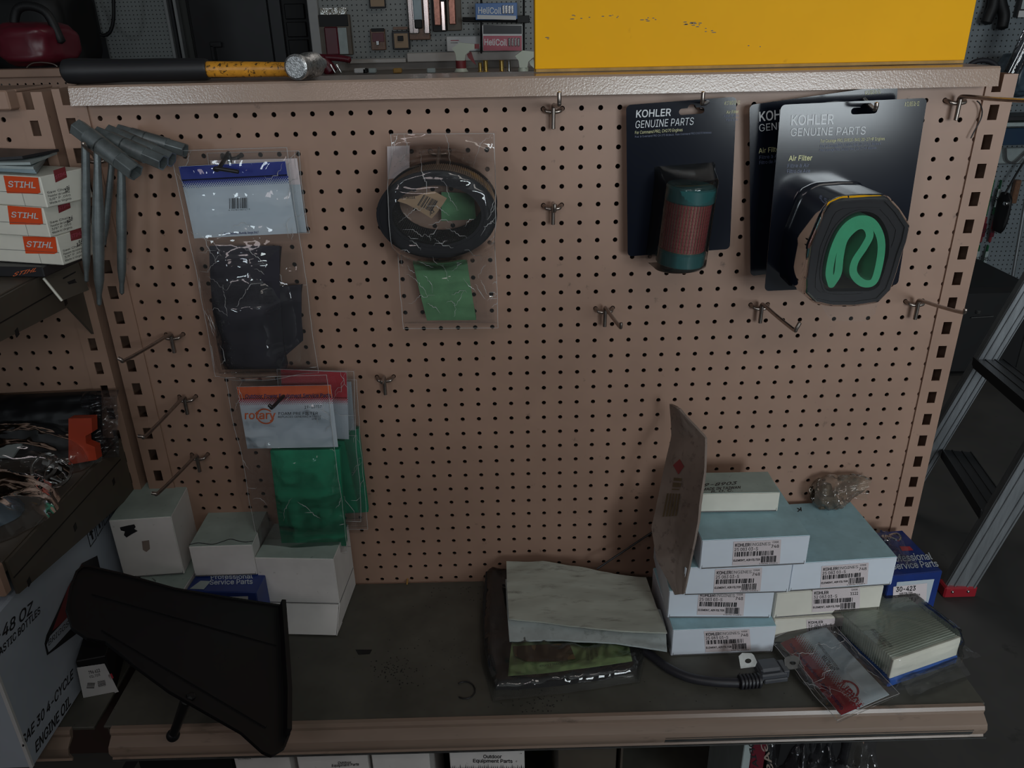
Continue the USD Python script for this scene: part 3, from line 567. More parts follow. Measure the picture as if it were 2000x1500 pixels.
# ------------------------------------------------------------------ blue-headed pack with dark foam
def foamslab(fr, pts, c0, th, bul, nu=14, nv=24):
    """A soft foam sheet between four picture corners (tl, tr, br, bl) on the face fr, bulging by bul."""
    q = [fr.uv(*p, c0) for p in pts]
    def fn(s, t):
        a = np.multiply.outer(1-t, q[3])+np.multiply.outer(t, q[0]); b = np.multiply.outer(1-t, q[2])+np.multiply.outer(t, q[1]); p = a*(1-s)[..., None]+b*s[..., None]
        c = c0+bul*np.sin(np.pi*t)**0.8*(0.6+0.4*np.sin(np.pi*s))+0.0012*fbm(np.stack([s*4, t*5, s*0], -1), 2, 4)
        return fr.o+np.multiply.outer(p[..., 0], fr.u)+np.multiply.outer(p[..., 1], fr.v)+np.multiply.outer(c, fr.n)
    return grid(fn, nu, nv, th)
fb, wb, hb = quad(Y(368, 290, -0.024), Y(586, 287, -0.024), Y(607, 722, -0.024), Y(404, 731, -0.024))
t = Thing('foam_filter_pack', 'clear bag with a blue-topped white header card and a dark grey foam element', 'filter pack', fb)
fh, wh, hh = quad(Y(358, 327, -0.029), Y(562, 312, -0.029), Y(576, 458, -0.029), Y(370.5, 464, -0.029))
hd = t.part('header_card', fh.W(prism(sbox(0, 0, wh, hh), -0.0006, 0)), M['cardwhite'])
fh.o = fh.o+fh.n*0.0
yb = fh.uv(360, 353)[1]
t.part('blue_print', fh.W(flat(sbox(0.0003, yb, wh-0.0003, hh-0.0003), 0.0004)), M['blueprint'], parent=hd)
t.part('halftone_print', dots(fh, wh, hh, 6, 46, 0, yb+0.0012, wh, 0.00165, 0.0006, 0.0004), M['blueprint'], parent=hd, kind='stuff')
t.part('barcode', [bars(fh, (448, 408), (484, 406.5), (447.6, 387.5), 24, 5, 0.0004), text(fh, '0 79781 08727 9', (446.5, 412), (488, 410), (446.4, 409.4), c=0.0004)], M['ink'], parent=hd)
t.part('address_lettering', text(fh, 'Rotary Corporation, Glennville, Georgia 30427', (438, 458.7), (505, 455.7), (438, 454.5), True, 0.0004), M['bluenavy'], parent=hd)
t.part('foam_element', foamslab(fb, [(409, 480), (546, 480), (560, 720), (434, 722)], 0.012, 0.012, 0.022), M['darkfoam'], smooth=50)
t.part('foam_element', foamslab(fb, [(540, 560), (588, 556), (592, 665), (552, 700)], 0.004, 0.01, 0.006, 6, 12), M['darkfoam'], smooth=50)
def bul_b(s, t): return 0.010+0.036*np.exp(-((s-0.42)/0.33)**4)*np.exp(-((t-0.19)/0.22)**4)+0.014*np.exp(-((s-0.42)/0.33)**4)*np.exp(-((t-0.45)/0.15)**4)
bag(t, fb, wb, hb, bul_b, 0.0042, 3, ncr=34)
wr = ['WARNING: TO AVOID DANGER OF SUFFOCATION', 'KEEP THIS BAG AWAY FROM BABIES AND CHILDREN', 'DO NOT USE IN CRIBS, BEDS, CARRIAGES', 'OR PLAYPENS. THIS BAG IS NOT A TOY.', 'AVERTISSEMENT: POUR EVITER TOUT DANGER', 'GARDER CE SAC HORS DE PORTEE DES ENFANTS', 'NE PAS UTILISER DANS LES BERCEAUX', 'CE SAC N EST PAS UN JOUET']
t.part('bag_lettering', [text(fb, s, (424+i*0.7, 557.5+i*6.2), ((530 if i not in (7,) else 480)+i*0.7, 556.5+i*6.2), (424+i*0.7, 553.2+i*6.2), c=0.0455) for i, s in enumerate(wr)], M['ink'])
fb2, wb2, hb2 = quad(Y(420, 302, -0.012), Y(590, 302, -0.012), Y(600, 452, -0.012), Y(425, 460, -0.012))
t = Thing('foam_filter_pack', 'second foam pack whose pinkish header edge shows behind the blue-headed pack', 'filter pack', fb2)
hd = t.part('header_card', fb2.W(prism(sbox(0, 0, wb2-0.004, hb2-0.006), -0.0006, 0)), M['cardwhite'])
t.part('pink_print', fb2.W(flat(sbox(0, hb2*0.62, wb2-0.004, hb2-0.006), 0.0003)), M['label'], parent=hd)
bag(t, fb2, wb2, hb2+0.004, lambda s, t: 0.003+0*s, 0.002, 13, nu=20, nv=24)
hook(6, 2, (424, 333), 0.05, 'dark peg hook tip poking through the blue header card', knob=0.004, tipdx=(0.028, -0.006), m='darksteel')

# ------------------------------------------------------------------ oval filter in a bag
fo_, wo, ho = quad(Y(757, 258, -0.012), Y(968, 256, -0.012), Y(970, 630, -0.012), Y(800, 631, -0.012))
t = Thing('oval_filter_pack', 'oval black ring filter with a tan barcode tag in clear film above pale green foam', 'filter pack', fo_)
DF = 0.088
fz = Fr((0, -0.012-DF, 0), (1, 0, 0), (0, 0, 1)); ce = fz.uv(853, 421.5); ea = fz.uv(971, 421)[0]-ce[0]; eb = fz.uv(853, 334)[1]-ce[1]
def ell(a, b): return affinity.scale(Point(0, 0).buffer(1, quad_segs=16), a, b)
fz.o = fz.P(ce[0], ce[1]); Eo, Ei = ell(ea, eb), ell(ea*0.74, eb*0.68)
t.part('front_rim', fz.W(join(prism(Eo.difference(Ei), -0.010, -0.001), prism(Eo.buffer(-0.004).difference(Ei.buffer(0.004)), -0.002, 0))), M['rubber'], smooth=40)
t.part('rear_rim', fz.W(prism(Eo.difference(Ei), -DF+0.004, -DF+0.014)), M['rubber'], smooth=40)
t.part('outer_screen', fz.W(prism(Eo.buffer(-0.003).difference(Eo.buffer(-0.005)), -DF+0.013, -0.009)), M['brownside'], smooth=40)
sc = []; ex = Eo.buffer(-0.0026).exterior
for i in range(150):
    p = ex.interpolate(i/150, normalized=True); sc.append(tube([(p.x, p.y, -DF+0.014), (p.x, p.y, -0.010)], 0.0009, 4, caps=False))
t.part('pleats', fz.W(join(*sc)), M['packtan'], kind='stuff')
sc = []; ix = Ei.exterior
for i in range(110):
    p = ix.interpolate(i/110, normalized=True); sc.append(tube([(p.x, p.y, -DF+0.014), (p.x, p.y, -0.010)], 0.0007, 4, caps=False))
for z in np.linspace(-DF+0.014, -0.01, 12): sc.append(tube([(p[0], p[1], z) for p in np.array(ix.coords)], 0.0007, 4, caps=False))
t.part('inner_screen', fz.W(join(*sc)), M['darksteel'], kind='stuff')
t.part('header_card', [prism_ for prism_ in [fo_.W(flat(Polygon([fo_.uv(*p, 0.003) for p in [(756, 286), (800, 284), (800, 345), (757, 350)]]), 0.003))]], M['label'], label='pinkish corner of the header card')
tg = [(769.8, 391), (790, 385), (814, 383), (832, 376), (848.5, 373.5), (873, 387), (866, 398), (852, 417), (843, 427), (832, 420), (816, 410.5), (795, 399)]
ft = Fr(fz.P(0, 0, -0.004), fz.u, fz.v); tgm = t.part('barcode_tag', patch(ft, tg, 0.003), M['packtan'])
t.part('barcode', [bars(ft, (815, 401), (843, 414), (828, 380), 11, 8, 0.0036), text(ft, 'MADE IN U.S.A.', (781, 388), (811, 388), (782, 383.5), True, 0.0036), text(ft, 'A1', (840, 421), (849, 413), (838, 416), True, 0.0036)], M['ink'], parent=tgm)
t.part('foam_disc', foamslab(fo_, [(862, 375), (925, 378), (930, 428), (862, 432)], 0.012, 0.008, 0.004, 8, 8), M['palefoam'], smooth=40)
t.part('foam_sleeve', foamslab(fo_, [(806, 510), (912, 508), (930, 625), (834, 626)], 0.014, 0.012, 0.006), M['palefoam'], smooth=40)
def bul_o(s, t):
    u = s*wo; v = t*ho; c0 = fo_.uv(853, 421.5, DF); d = np.sqrt(((u-c0[0])/(ea*1.12))**2+((v-c0[1])/(eb*1.2))**2)
    return 0.022+(DF-0.016)/(1+np.exp((d-1.06)*14))
bag(t, fo_, wo, ho, bul_o, 0.004, 6, 'clear2', nu=70, nv=90, aniso=(0.5, 1.7), scale=20, ncr=60, along=0.9)
hook(17, 2, (853, 345), 0.04, 'peg hook hidden behind the top of the bagged oval filter', knob=0.004)

# ------------------------------------------------------------------ foam pre-filter packs with red header cards
def arc(c, r0, r1, a0, a1, n=30):
    a = np.radians(np.linspace(a0, a1, n)); return Polygon(np.vstack([np.c_[c[0]+r1*np.cos(a), c[1]+r1*np.sin(a)], np.c_[c[0]+r0*np.cos(a[::-1]), c[1]+r0*np.sin(a[::-1])]]))
RY = -0.046
fr_, wr_, hr_ = quad(Y(463, 729, RY), Y(648, 727, RY), Y(677, 1066, RY), Y(497, 1074, RY))
t = Thing('foam_prefilter_pack', 'clear bag in front with a red and white rotary header card over bright green foam', 'filter pack', fr_)
fh, wh, hh = quad(Y(473, 754, RY-0.009), Y(645, 753, RY-0.009), Y(661.5, 872, RY-0.009), Y(472.5, 877.5, RY-0.009))
hd = t.part('header_card', fh.W(prism(sbox(0, 0, wh, hh), -0.0006, 0)), M['cardwhite'])
yb = fh.uv(474, 779)[1]
t.part('red_print', fh.W(flat(sbox(0.0003, yb, wh-0.0003, hh-0.0003), 0.0003)), M['orangeink'], parent=hd)
t.part('halftone_print', dots(fh, wh, hh, 6, 44, 0, yb+0.0008, wh, 0.0014, 0.00055, 0.0003), M['redink'], parent=hd, kind='stuff')
t.part('slogan_lettering', text(fh, 'Outdoor Power Equipment Service Parts', (479, 777.5), (646, 775.4), (479, 770.5), True, 0.0007), M['bluenavy'], parent=hd)
t.part('part_lettering', [text(fh, '19-10757', (595, 798), (628, 796.7), (595, 792.6), c=0.0004), text(fh, 'FOAM PRE FILTER', (544, 810.5), (621, 810), (544, 805), c=0.0004), text(fh, 'REPLACES GENERAC #79852', (543, 816.3), (626.6, 815), (543, 812.5), c=0.0004), text(fh, '078513', (609, 820), (626, 819.3), (609, 816.6), c=0.0004)], M['ink'], parent=hd)
c0 = fh.uv(518, 813); rr = fh.uv(535, 813)[0]-c0[0]
t.part('rotary_logo', [text(fh, 'rotary', (478, 818.5), (538, 818), (478, 803.5), True, 0.0005), fh.W(flat(unary_union([arc(c0, rr*0.84, rr*1.02, 40, 165), arc(c0, rr*0.84, rr*1.02, 195, 345)]), 0.0004))], M['orangeink'], parent=hd)
t.part('foam_element', foamslab(fr_, [(528, 880), (663, 878), (676, 1066), (552, 1073)], 0.008, 0.014, 0.006), M['greenfoam'], smooth=40)
bag(t, fr_, wr_, hr_, lambda s, t: 0.012+0.012*np.exp(-((s-0.6)/0.4)**4)*np.exp(-((t-0.3)/0.3)**4), 0.0042, 8)
for k, (lab, hp, fp, y, bp) in enumerate([
    ('rotary foam pack directly behind the front one, its red header corner showing at the right', [(560, 722), (687, 727), (672, 858), (545, 852)], [(560, 860), (672, 862), (700, 1000), (590, 1005)], -0.030, [(550, 716), (690, 722), (708, 1012), (560, 1010)]),
    ('rearmost rotary foam pack, its pale header edge and dark green foam farthest right', [(570, 742), (682, 748), (697, 838), (580, 842)], [(585, 842), (700, 838), (719, 1000), (600, 1008)], -0.014, [(560, 735), (690, 740), (724, 1026), (590, 1030)])]):
    f, w, h = quad(*[Y(*p, y) for p in bp]); t = Thing('foam_prefilter_pack', lab, 'filter pack', f)
    g, wg, hg = quad(*[Y(*p, y-0.004) for p in hp]); hd = t.part('header_card', g.W(prism(sbox(0, 0, wg, hg), -0.0006, 0)), M['cardwhite'])
    t.part('red_print', g.W(flat(sbox(0.0003, hg*0.62, wg-0.0003, hg-0.0003), 0.0003)), M['redink'] if k == 0 else M['cardwhite'], parent=hd)
    if k == 0: t.part('halftone_print', dots(g, wg, hg, 6, 32, 0, hg*0.62+0.0008, wg, 0.0014, 0.00055, 0.0003), M['redink'], parent=hd, kind='stuff')
    t.part('foam_element', foamslab(f, fp, 0.003, 0.010, 0.002), M['greenfoam'], smooth=40)
    bag(t, f, w, h, lambda s, t: 0.008+0*s, 0.003, 20+k, nu=24, nv=40)
hook(8, 15, (531, 797), 0.085, 'dark peg hook sticking out through the red header card of the front rotary pack', knob=0.006, tipdx=(-0.003, 0), m='darksteel')

# ------------------------------------------------------------------ zinc combination wrenches on the left upright
def wrench(label, a, b, ya, yb, top, tip, yt, r=0.0115, sr=(0.0042, 0.0075, 0.0062, 0.0033)):
    A, B = Y(*a, ya), Y(*b, yb); S, T = Y(*top, yt), Y(*tip, yt-0.004); t = Thing('combination_wrench', label, 'wrench', Fr(S, (1, 0, 0), (0, 0, 1)))
    L = np.linalg.norm(B-A); ri = r*0.78
    hexo = [(r*math.cos(i*math.pi/3), r*math.sin(i*math.pi/3)) for i in range(6)]
    ho = Polygon(hexo).buffer(-0.002).buffer(0.002); hi = Polygon([(x*0.8, y*0.8) for x, y in hexo])
    mid = Point(0, 0).buffer(r*0.98, quad_segs=8)
    body = join(prism(ho.difference(hi), 0, L*0.2), prism(mid.difference(Point(0, 0).buffer(r*0.82)), L*0.2-0.0005, L*0.74), prism(ho.difference(hi), L*0.74-0.0005, L), prism(mid, L*0.4, L*0.42))
    t.part('socket_head', between(body, A, B), M['zinc'], smooth=25)
    n = np.linalg.norm(T-S); pr = [(sr[0], 0), (sr[0], n*.12), (sr[1], n*.45), (sr[2], n*.82), (sr[3]*1.2, n*.9), (sr[3], n*.915), (sr[3]*.95, n*.985), (0.0004, n)]
    t.part('shaft', between(lathe([(0, 0)]+pr, 18), S, T), M['zinc'], smooth=40)
    return t
wrench('front zinc combination wrench, its hexagonal socket end facing the viewer', (151, 249), (265, 337), -0.095, -0.125, (190, 285), (194, 598), -0.105)
wrench('second zinc combination wrench, its shaft hanging farthest left', (190, 262), (319, 318), -0.07, -0.09, (167, 270), (169, 552), -0.085, r=0.0105, sr=(0.0048, 0.0055, 0.005, 0.003))
wrench('third zinc combination wrench from the front, its shaft hanging farthest right', (212, 258), (336, 312), -0.05, -0.066, (237, 285), (238, 576), -0.06, r=0.0105, sr=(0.0045, 0.0065, 0.0055, 0.0032))
wrench('rearmost zinc combination wrench, nearest the pegboard', (232, 256), (362, 294), -0.03, -0.042, (222, 280), (204, 480), -0.037, r=0.0095, sr=(0.0035, 0.0045, 0.004, 0.0025))
hook(-1, 2, (166, 286), 0.13, 'peg hook on the left upright carrying the zinc wrenches', knob=0.004, stem=False)
# ------------------------------------------------------------------ cartons
class Carton:
    """A carton whose top front edge runs between the picture points tl, tr at height zt; depth from a picture point of its back edge or given."""
    def __init__(s, name, label, zt, tl, tr, h, back=None, depth=None, m='carton', mtop=None, group=None, cat='box', flap=0.55, bev=0.0012, mfront=None, seam=True):
        A, B = Z(*tl, zt), Z(*tr, zt); s.u = unit(B-A); s.w = np.linalg.norm(B-A); s.v = np.array([-s.u[1], s.u[0], 0])
        s.d = depth if depth else (Z(*back, zt)-A)@s.v; s.h = h
        s.t = Thing(name, label, cat, Fr(A-(0, 0, h), s.u, s.v), group=group)           # origin at the front left bottom corner, z up
        s.front = Fr(A-(0, 0, h), s.u, (0, 0, 1)); s.top = Fr(A, s.u, s.v); s.right = Fr(A-(0, 0, h)+s.u*s.w, s.v, (0, 0, 1)); s.left = Fr(A-(0, 0, h)+s.v*s.d, -s.v, (0, 0, 1))
        T = s.t; s.body = T.part('carton_body', bx(0, s.w, 0, s.d, 0, h, bev), M[m], local=True)
        if mtop: T.part('carton_top', bx(0.0006, s.w-0.0006, 0.0008, s.d-0.0008, h-0.001, h+0.0004, 0.0003), M[mtop], local=True)
        if flap and seam:       # the tuck flap: a panel on the front face with a seam below it
            T.part('tuck_flap', bx(0.0008, s.w-0.0008, -0.0007, 0.0003, 0.003, h-0.0006, 0.0003), M[mfront or m], local=True)
            T.part('flap_slot', [bx(s.w*0.02, s.w*0.98, -0.0004, 0.0004, 0.0008, 0.0026), bx(s.w*0.02, s.w*0.024, -0.0009, 0.0002, 0.001, 0.007), bx(s.w*0.976, s.w*0.98, -0.0009, 0.0002, 0.001, 0.007)], M['greyink'], local=True, kind='stuff')
        s.c = 0.0012 if flap else 0.0005
    def put(s, name, mesh, m, parent=None): return s.t.part(name, mesh, M[m], parent=parent)
def kohler_label(k, tl, tr, bl, num, code, elem='ELEMENT, AIR FILTER', grey=True, seed=1):
    """The sticker of one Kohler carton between three picture corners."""
    f, c = k.front, k.c; tl, tr, bl = map(np.array, (tl, tr, bl)); ex, ey = tr-tl, bl-tl
    def p(a, b): q = tl+ex*a+ey*b; return (q[0], q[1])
    lb = k.put('sticker', patch(f, [p(0, 0), p(1, 0), p(1, 1), p(0, 1)], c), 'label'); c += 0.0004
    k.put('brand_lettering', text(f, 'KOHLER', p(.04, .22), p(.34, .22), p(.04, .09), True, c), 'ink', lb)
    if grey: k.put('engine_lettering', text(f, 'ENGINES', p(.35, .215), p(.78, .215), p(.35, .09), False, c), 'greyink', lb)
    k.put('number_lettering', [text(f, num, p(.03, .40), p(.52, .40), p(.03, .27), False, c), text(f, 'CODE', p(.82, .13), p(.95, .13), p(.82, .06), False, c), text(f, code, p(.80, .33), p(.96, .33), p(.80, .20), False, c)], 'ink', lb)
    k.put('barcode', bars(f, p(.04, .63), p(.86, .63), p(.04, .44), 26, seed, c), 'ink', lb)
    k.put('element_lettering', text(f, elem, p(.02, .83), p(.58, .83), p(.02, .75), True, c), 'ink', lb)
    k.put('barcode', bars(f, p(.60, .92), p(.92, .92), p(.60, .66), 15, seed+7, c), 'ink', lb)
    k.put('digit_lettering', text(f, '0 50756 37100 6', p(.57, .99), p(.95, .99), p(.57, .94), False, c), 'ink', lb)
KH = 0.05; GK = 'white filter cartons stacked at the right of the shelf'
k = Carton('filter_carton', 'lowest white filter carton of the left stack, its whole front on the shelf', ZS+KH, (1314, 1231), (1517, 1223), KH, depth=0.148, m='cartonblue', mtop='cartontop')
kohler_label(k, (1375, 1233), (1464, 1229), (1378, 1274), '25 083 03-S', '748', seed=1)
k = Carton('filter_carton', 'second white filter carton from the shelf in the left stack', ZS+2*KH, (1307, 1155), (1513, 1155), KH, depth=0.148, m='cartonblue', mtop='cartontop')
kohler_label(k, (1365, 1155), (1456, 1157), (1361, 1201), '25 083 03-S', '748', seed=2)
k = Carton('filter_carton', 'third white filter carton up, its left end behind the tip of the brown envelope', ZS+3*KH, (1338, 1109), (1548, 1103), KH, depth=0.15, m='cartonblue', mtop='cartontop')
kohler_label(k, (1397, 1112), (1489, 1109), (1393, 1158), '25 083 03-S', '748', seed=3)
k4 = Carton('filter_carton', 'white filter carton with the flat green-topped carton lying on its bluish top', ZS+4*KH, (1371, 1056), (1583, 1046), KH, depth=0.152, m='cartonblue', mtop='cartontop')
kohler_label(k4, (1433, 1058), (1526, 1054), (1430, 1105), '25 083 03-S', '748', seed=4)
k = Carton('flat_carton', 'flat greenish carton marked 19-8903, on top of the left filter stack', ZS+4*KH+0.0345, (1352, 965), (1524, 962), 0.033, back=(1502, 921), m='cream', mtop='cartongreen')
k.put('number_lettering', [text(k.top, '19-8903', (1363, 951), (1437, 946), (1367, 945), True), text(k.top, 'MADE IN TAIWAN', (1372, 958), (1446, 954), (1373, 953), True), text(k.top, 'R. O. C.', (1389, 962), (1432, 959.5), (1390, 958), True)], 'ink')
k = Carton('filter_carton', 'lowest cream filter carton of the right stack, behind the bagged filters', ZS+0.046, (1513, 1211), (1706, 1201), 0.046, depth=0.15, m='cream')
kohler_label(k, (1575, 1211), (1670, 1206), (1577, 1246), '32 083 03-S', '1122', seed=5, grey=False)
k = Carton('filter_carton', 'cream filter carton marked 32 083 03-S, second in the right stack', ZS+0.0935, (1517, 1159), (1727, 1144), 0.047, depth=0.15, m='cream')
kohler_label(k, (1587, 1152), (1680, 1147), (1586, 1196), '32 083 03-S', '1122', elem='ELEMENT, AIR FILTER', seed=6, grey=False)
kr = Carton('filter_carton', 'big-topped white filter carton on top of the right stack, under the bagged part', ZS+0.0935+0.0525, (1548, 1101), (1753, 1088), 0.051, depth=0.152, m='cartonblue', mtop='cartontop')
kohler_label(kr, (1605, 1106), (1697, 1099), (1602, 1148), '25 083 03-S', '748', seed=7)
kr.put('brand_lettering', text(kr.top, 'K', (1565, 991), (1556, 992.5), (1566, 998), True, 0.0008), 'ink')
# blue carton at the far right
zb = ZS+0.092
k = Carton('parts_carton', 'blue carton with a white 30-423 label at the right end of the shelf', zb, (1738, 1125), (1841, 1115), 0.0915, back=(1772, 1034.5), m='bluecarton', mfront='bluecarton')
k.put('top_lettering', [text(k.top, 'Professional', (1735, 1098), (1822, 1092), (1730, 1085), True), text(k.top, 'Service Parts', (1744, 1112), (1834, 1106), (1739, 1100), True)], 'cardwhite')
k.put('red_mark', patch(k.top, [(1757, 1067), (1777, 1067), (1784, 1075), (1762, 1076)], 0.0006), 'redink')
lb = k.put('white_label', patch(k.front, [(1752, 1137), (1825, 1131), (1808, 1196), (1740, 1205)], 0.0012), 'cardwhite')
l2 = k.put('tan_sticker', patch(k.front, [(1745, 1146), (1811, 1139), (1808, 1190), (1742, 1196)], 0.0015), 'label', lb)
k.put('number_lettering', [text(k.front, '30-423', (1750, 1156), (1788, 1153), (1751, 1147), True, 0.0018), text(k.front, 'AIR FILTER', (1756, 1161.5), (1782, 1159), (1756.5, 1158.3), True, 0.0018), text(k.front, 'REPL. BRIGGS 496894', (1737, 1168), (1797, 1163), (1737.5, 1164.5), True, 0.0018)], 'ink', lb)
k.put('barcode', bars(k.front, (1745, 1180), (1790, 1176), (1747, 1170), 18, 21, 0.0018), 'ink', lb)

# ------------------------------------------------------------------ bagged part on the stack, clip by the blue carton
P0 = Z(1628, 995, ZS+0.1472)
bf = Fr(P0+(-0.032, 0.02, 0.001), (1, 0.06, 0), (0, 0.42, 1))
t = Thing('bagged_part', 'small dusty clear bag holding a brown metal part, on the right carton stack', 'bagged part', base(P0))
t.part('metal_part', [bx(P0[0]-0.026, P0[0]+0.004, P0[1]-0.004, P0[1]+0.022, P0[2]+0.001, P0[2]+0.024, 0.003), between(lathe([(0, 0), (0.008, 0), (0.009, 0.012), (0.006, 0.018), (0, 0.018)], 16), P0+(-0.012, 0.012, 0.022), P0+(-0.01, 0.016, 0.042))], M['bagpart'], smooth=30)
def pouch(s, q):
    a = 2*math.pi*s; k = np.sin(np.pi*np.clip(q, 0.02, 0.98))**0.4; x = -0.036+0.082*q
    ry, rz = 0.021*k*(1-0.3*q)+0.004, 0.026*k*(1-0.35*q)+0.002
    n = 0.35*ridged(np.stack([np.cos(a)*1.5, np.sin(a)*1.5, q*5], -1), 5, 3)
    z = 0.027+0.028*np.clip(q-0.5, 0, 1)+rz*np.sin(a)*(1+n)
    return np.stack([P0[0]+x+0.01*np.sin(a)*q, P0[1]+0.008+ry*np.cos(a)*(1+n), P0[2]+np.maximum(z, 0.0012)], -1)
t.part('bag', grid(pouch, 40, 30), M['dirtyfilm'], smooth=True)
def fan(s, q): 
    return np.stack([P0[0]+0.010+0.046*s, P0[1]+0.012+0.008*(q-.5)+0.003*np.sin(22*q+5*s), P0[2]+0.020+0.012*s+(q-0.5)*(0.006+0.034*s)], -1)
t.part('bag_neck', grid(fan, 14, 24), M['dirtyfilm'], smooth=True)
t.part('bag_corner', grid(lambda s, q: np.stack([P0[0]+0.046*s, P0[1]+0.014+0.004*np.sin(6*s), P0[2]+0.040+0.016*s*q+0.004*s], -1), 8, 6), M['dirtyfilm'], smooth=True)
zc = zb
c0 = Z(1744, 1060, zc)
t = Thing('hose_clamp', 'small bright metal clamp in a scrap of film on the blue carton', 'clamp', base(c0))
t.part('clamp_band', [tube([c0+(0.010*math.cos(a), 0.007*math.sin(a), 0.011+0.002*math.sin(2*a)) for a in np.linspace(0, 2*math.pi, 22)], 0.0022, 8, caps=False), bx(c0[0]-0.016, c0[0]-0.006, c0[1]-0.004, c0[1]+0.012, c0[2]+0.0005, c0[2]+0.009, 0.002)], M['chrome'], smooth=40)
t.part('film_scrap', grid(lambda s, q: np.stack([c0[0]-0.022+0.03*s, c0[1]-0.062+0.085*q-0.014*s, c0[2]+0.003+0.010*ridged(np.stack([s*3, q*5, s*0], -1), 3, 2)*(0.3+q)+0.004], -1), 14, 26), M['clear'], smooth=True)

# ------------------------------------------------------------------ white pleated air filter in a bag and its flat header pack
e0, e1, e2 = Z(1733, 1345, ZS), Z(1868, 1297, ZS), Z(1664, 1250, ZS)
u = unit(e1-e0); wv = np.linalg.norm(e1-e0); v = np.array([-u[1], u[0], 0]); dv = 0.158
F = Fr(e0+(0, 0, 0.001), u, v); t = Thing('pleated_filter_pack', 'cream pleated block air filter on a blue base, wrapped in a clear bag', 'filter pack', F)
t.part('blue_base', bx(0, wv, 0, dv, 0, 0.015, 0.002), M['filterblue'], local=True)
hp = 0.034
t.part('pleat_block', bx(0.005, wv-0.005, 0.006, dv-0.006, 0.0145, 0.0145+hp-0.0003, 0.0006), M['pleattop'], local=True)
pl = []
npl = 36
for i in range(npl):
    y = 0.006+(dv-0.012)*(i+0.5)/npl; pl.append(extr := bx(0.004, wv-0.004, y-0.0011, y+0.0011, 0.0145, 0.0145+hp, 0.0006))
t.part('pleats', join(*pl), M['pleattop'], local=True, kind='stuff')
t.part('glue_edge', bx(0.002, wv-0.002, 0.002, 0.0065, 0.0145, 0.0145+hp+0.0003, 0.0008), M['pleat'], local=True)
pf = Fr(F.P(0, 0, 0.0145+hp), u, v)
t.part('part_lettering', [text(pf, 'BRIGGS & STRATTON', (1700, 1229), (1737, 1264), (1708, 1228), False, 0.0012), text(pf, 'Genuine Parts', (1703, 1237), (1727, 1263), (1709, 1236), False, 0.0012)], M['greyink'])
def wrap(s, q):
    a = s*2*math.pi; x = 0.5*(1+np.sign(np.cos(a))*np.abs(np.cos(a))**0.3); y = 0.5*(1+np.sign(np.sin(a))*np.abs(np.sin(a))**0.3)
    k = np.where(q < 0.5, 1.0, 1-(q-0.5)*2*0.99); out = 0.006*(1-np.clip(q*2, 0, 1))+0.005
    n = 0.004*ridged(np.stack([x*6, y*6, q*4], -1), 8, 3)*np.where(q > 0.5, 0.25, 1)
    X = wv/2+(x-0.5)*(wv+2*out+2*n)*k; Yy = dv/2+(y-0.5)*(dv+2*out+2*n)*k
    z = np.where(q < 0.5, 0.002+(hp+0.017)*q*2, hp+0.0185)+n*0.4*(q > 0.1)+0.001
    return F.o+np.multiply.outer(X, F.u)+np.multiply.outer(Yy, F.v)+np.multiply.outer(z, F.n)
t.part('bag', grid(wrap, 96, 30), M['clear'], smooth=True)
def ear(s, q):
    n = 0.005*ridged(np.stack([s*4, q*6, s*0], -1), 4, 3)
    X = wv+0.003+0.036*s; Yy = dv*(0.02+0.62*q)-0.01*s; z = 0.012*(1-s)*np.sin(np.pi*q)+n+0.003
    return F.o+np.multiply.outer(X, F.u)+np.multiply.outer(Yy, F.v)+np.multiply.outer(z, F.n)
t.part('bag_end', grid(ear, 14, 22), M['clear'], smooth=True)
def ear2(s, q):
    n = 0.004*ridged(np.stack([s*4, q*6, s*0], -1), 14, 3)
    X = wv*(0.12+0.86*q); Yy = -0.004-0.022*s; z = 0.010*(1-s)+n+0.003
    return F.o+np.multiply.outer(X, F.u)+np.multiply.outer(Yy, F.v)+np.multiply.outer(z, F.n)
t.part('bag_end', grid(ear2, 8, 22), M['clear'], smooth=True)
# flat header pack: leans on the filter's left side, its red end over the shelf edge
ca, cb, cc, cd = Z(1608, 1221, ZS+0.030), Z(1738, 1356, ZS+0.022), Z(1642, 1398, ZS+0.012), Z(1525, 1256, ZS+0.012)
fh, wh, hh = quad(cd, ca, cb, cc)             # u runs across the header (from red edge to white edge), v up the length
fh = Fr(fh.o, fh.u, fh.v)
t = Thing('flat_header_pack', 'flat rotary pack with a red band, lying at the front right edge of the shelf', 'filter pack', fh)
def card_z(a, b): return 0.004*np.sin(np.pi*a)*np.sin(np.pi*b*1.2)
hd = t.part('header_card', fh.W(prism(sbox(0, 0, wh, hh), -0.0008, 0)), M['cardbright'])
ra = fh.uv(1553, 1246)[0]
t.part('red_print', fh.W(flat(sbox(0.0002, 0.0002, ra*0.92, hh-0.0002), 0.0004)), M['redink'], parent=hd)
fd = Fr(fh.P(0, hh), -fh.v, fh.u)      # halftone rows step away from the red band
t.part('halftone_print', dots(fd, hh, wh, 6, 40, 0, 0, hh, 0.0016, 0.0006, 0.0004) if False else fh.W(join(*[trimesh.Trimesh(np.vstack([[(x, y, 0.0004)], np.c_[x+rr*np.cos(np.arange(8)*math.pi/4), y+rr*np.sin(np.arange(8)*math.pi/4), np.full(8, 0.0004)]]), [(0, 1+q, 1+(q+1) % 8) for q in range(8)], process=False) for i, rr in enumerate(np.linspace(0.0017, 0.0006, 6)) for x in [ra*0.92+(i+0.3)*0.0028] for y in [(j+0.25+0.5*(i % 2))*hh/38 for j in range(38)]])), M['redink'], parent=hd, kind='stuff')
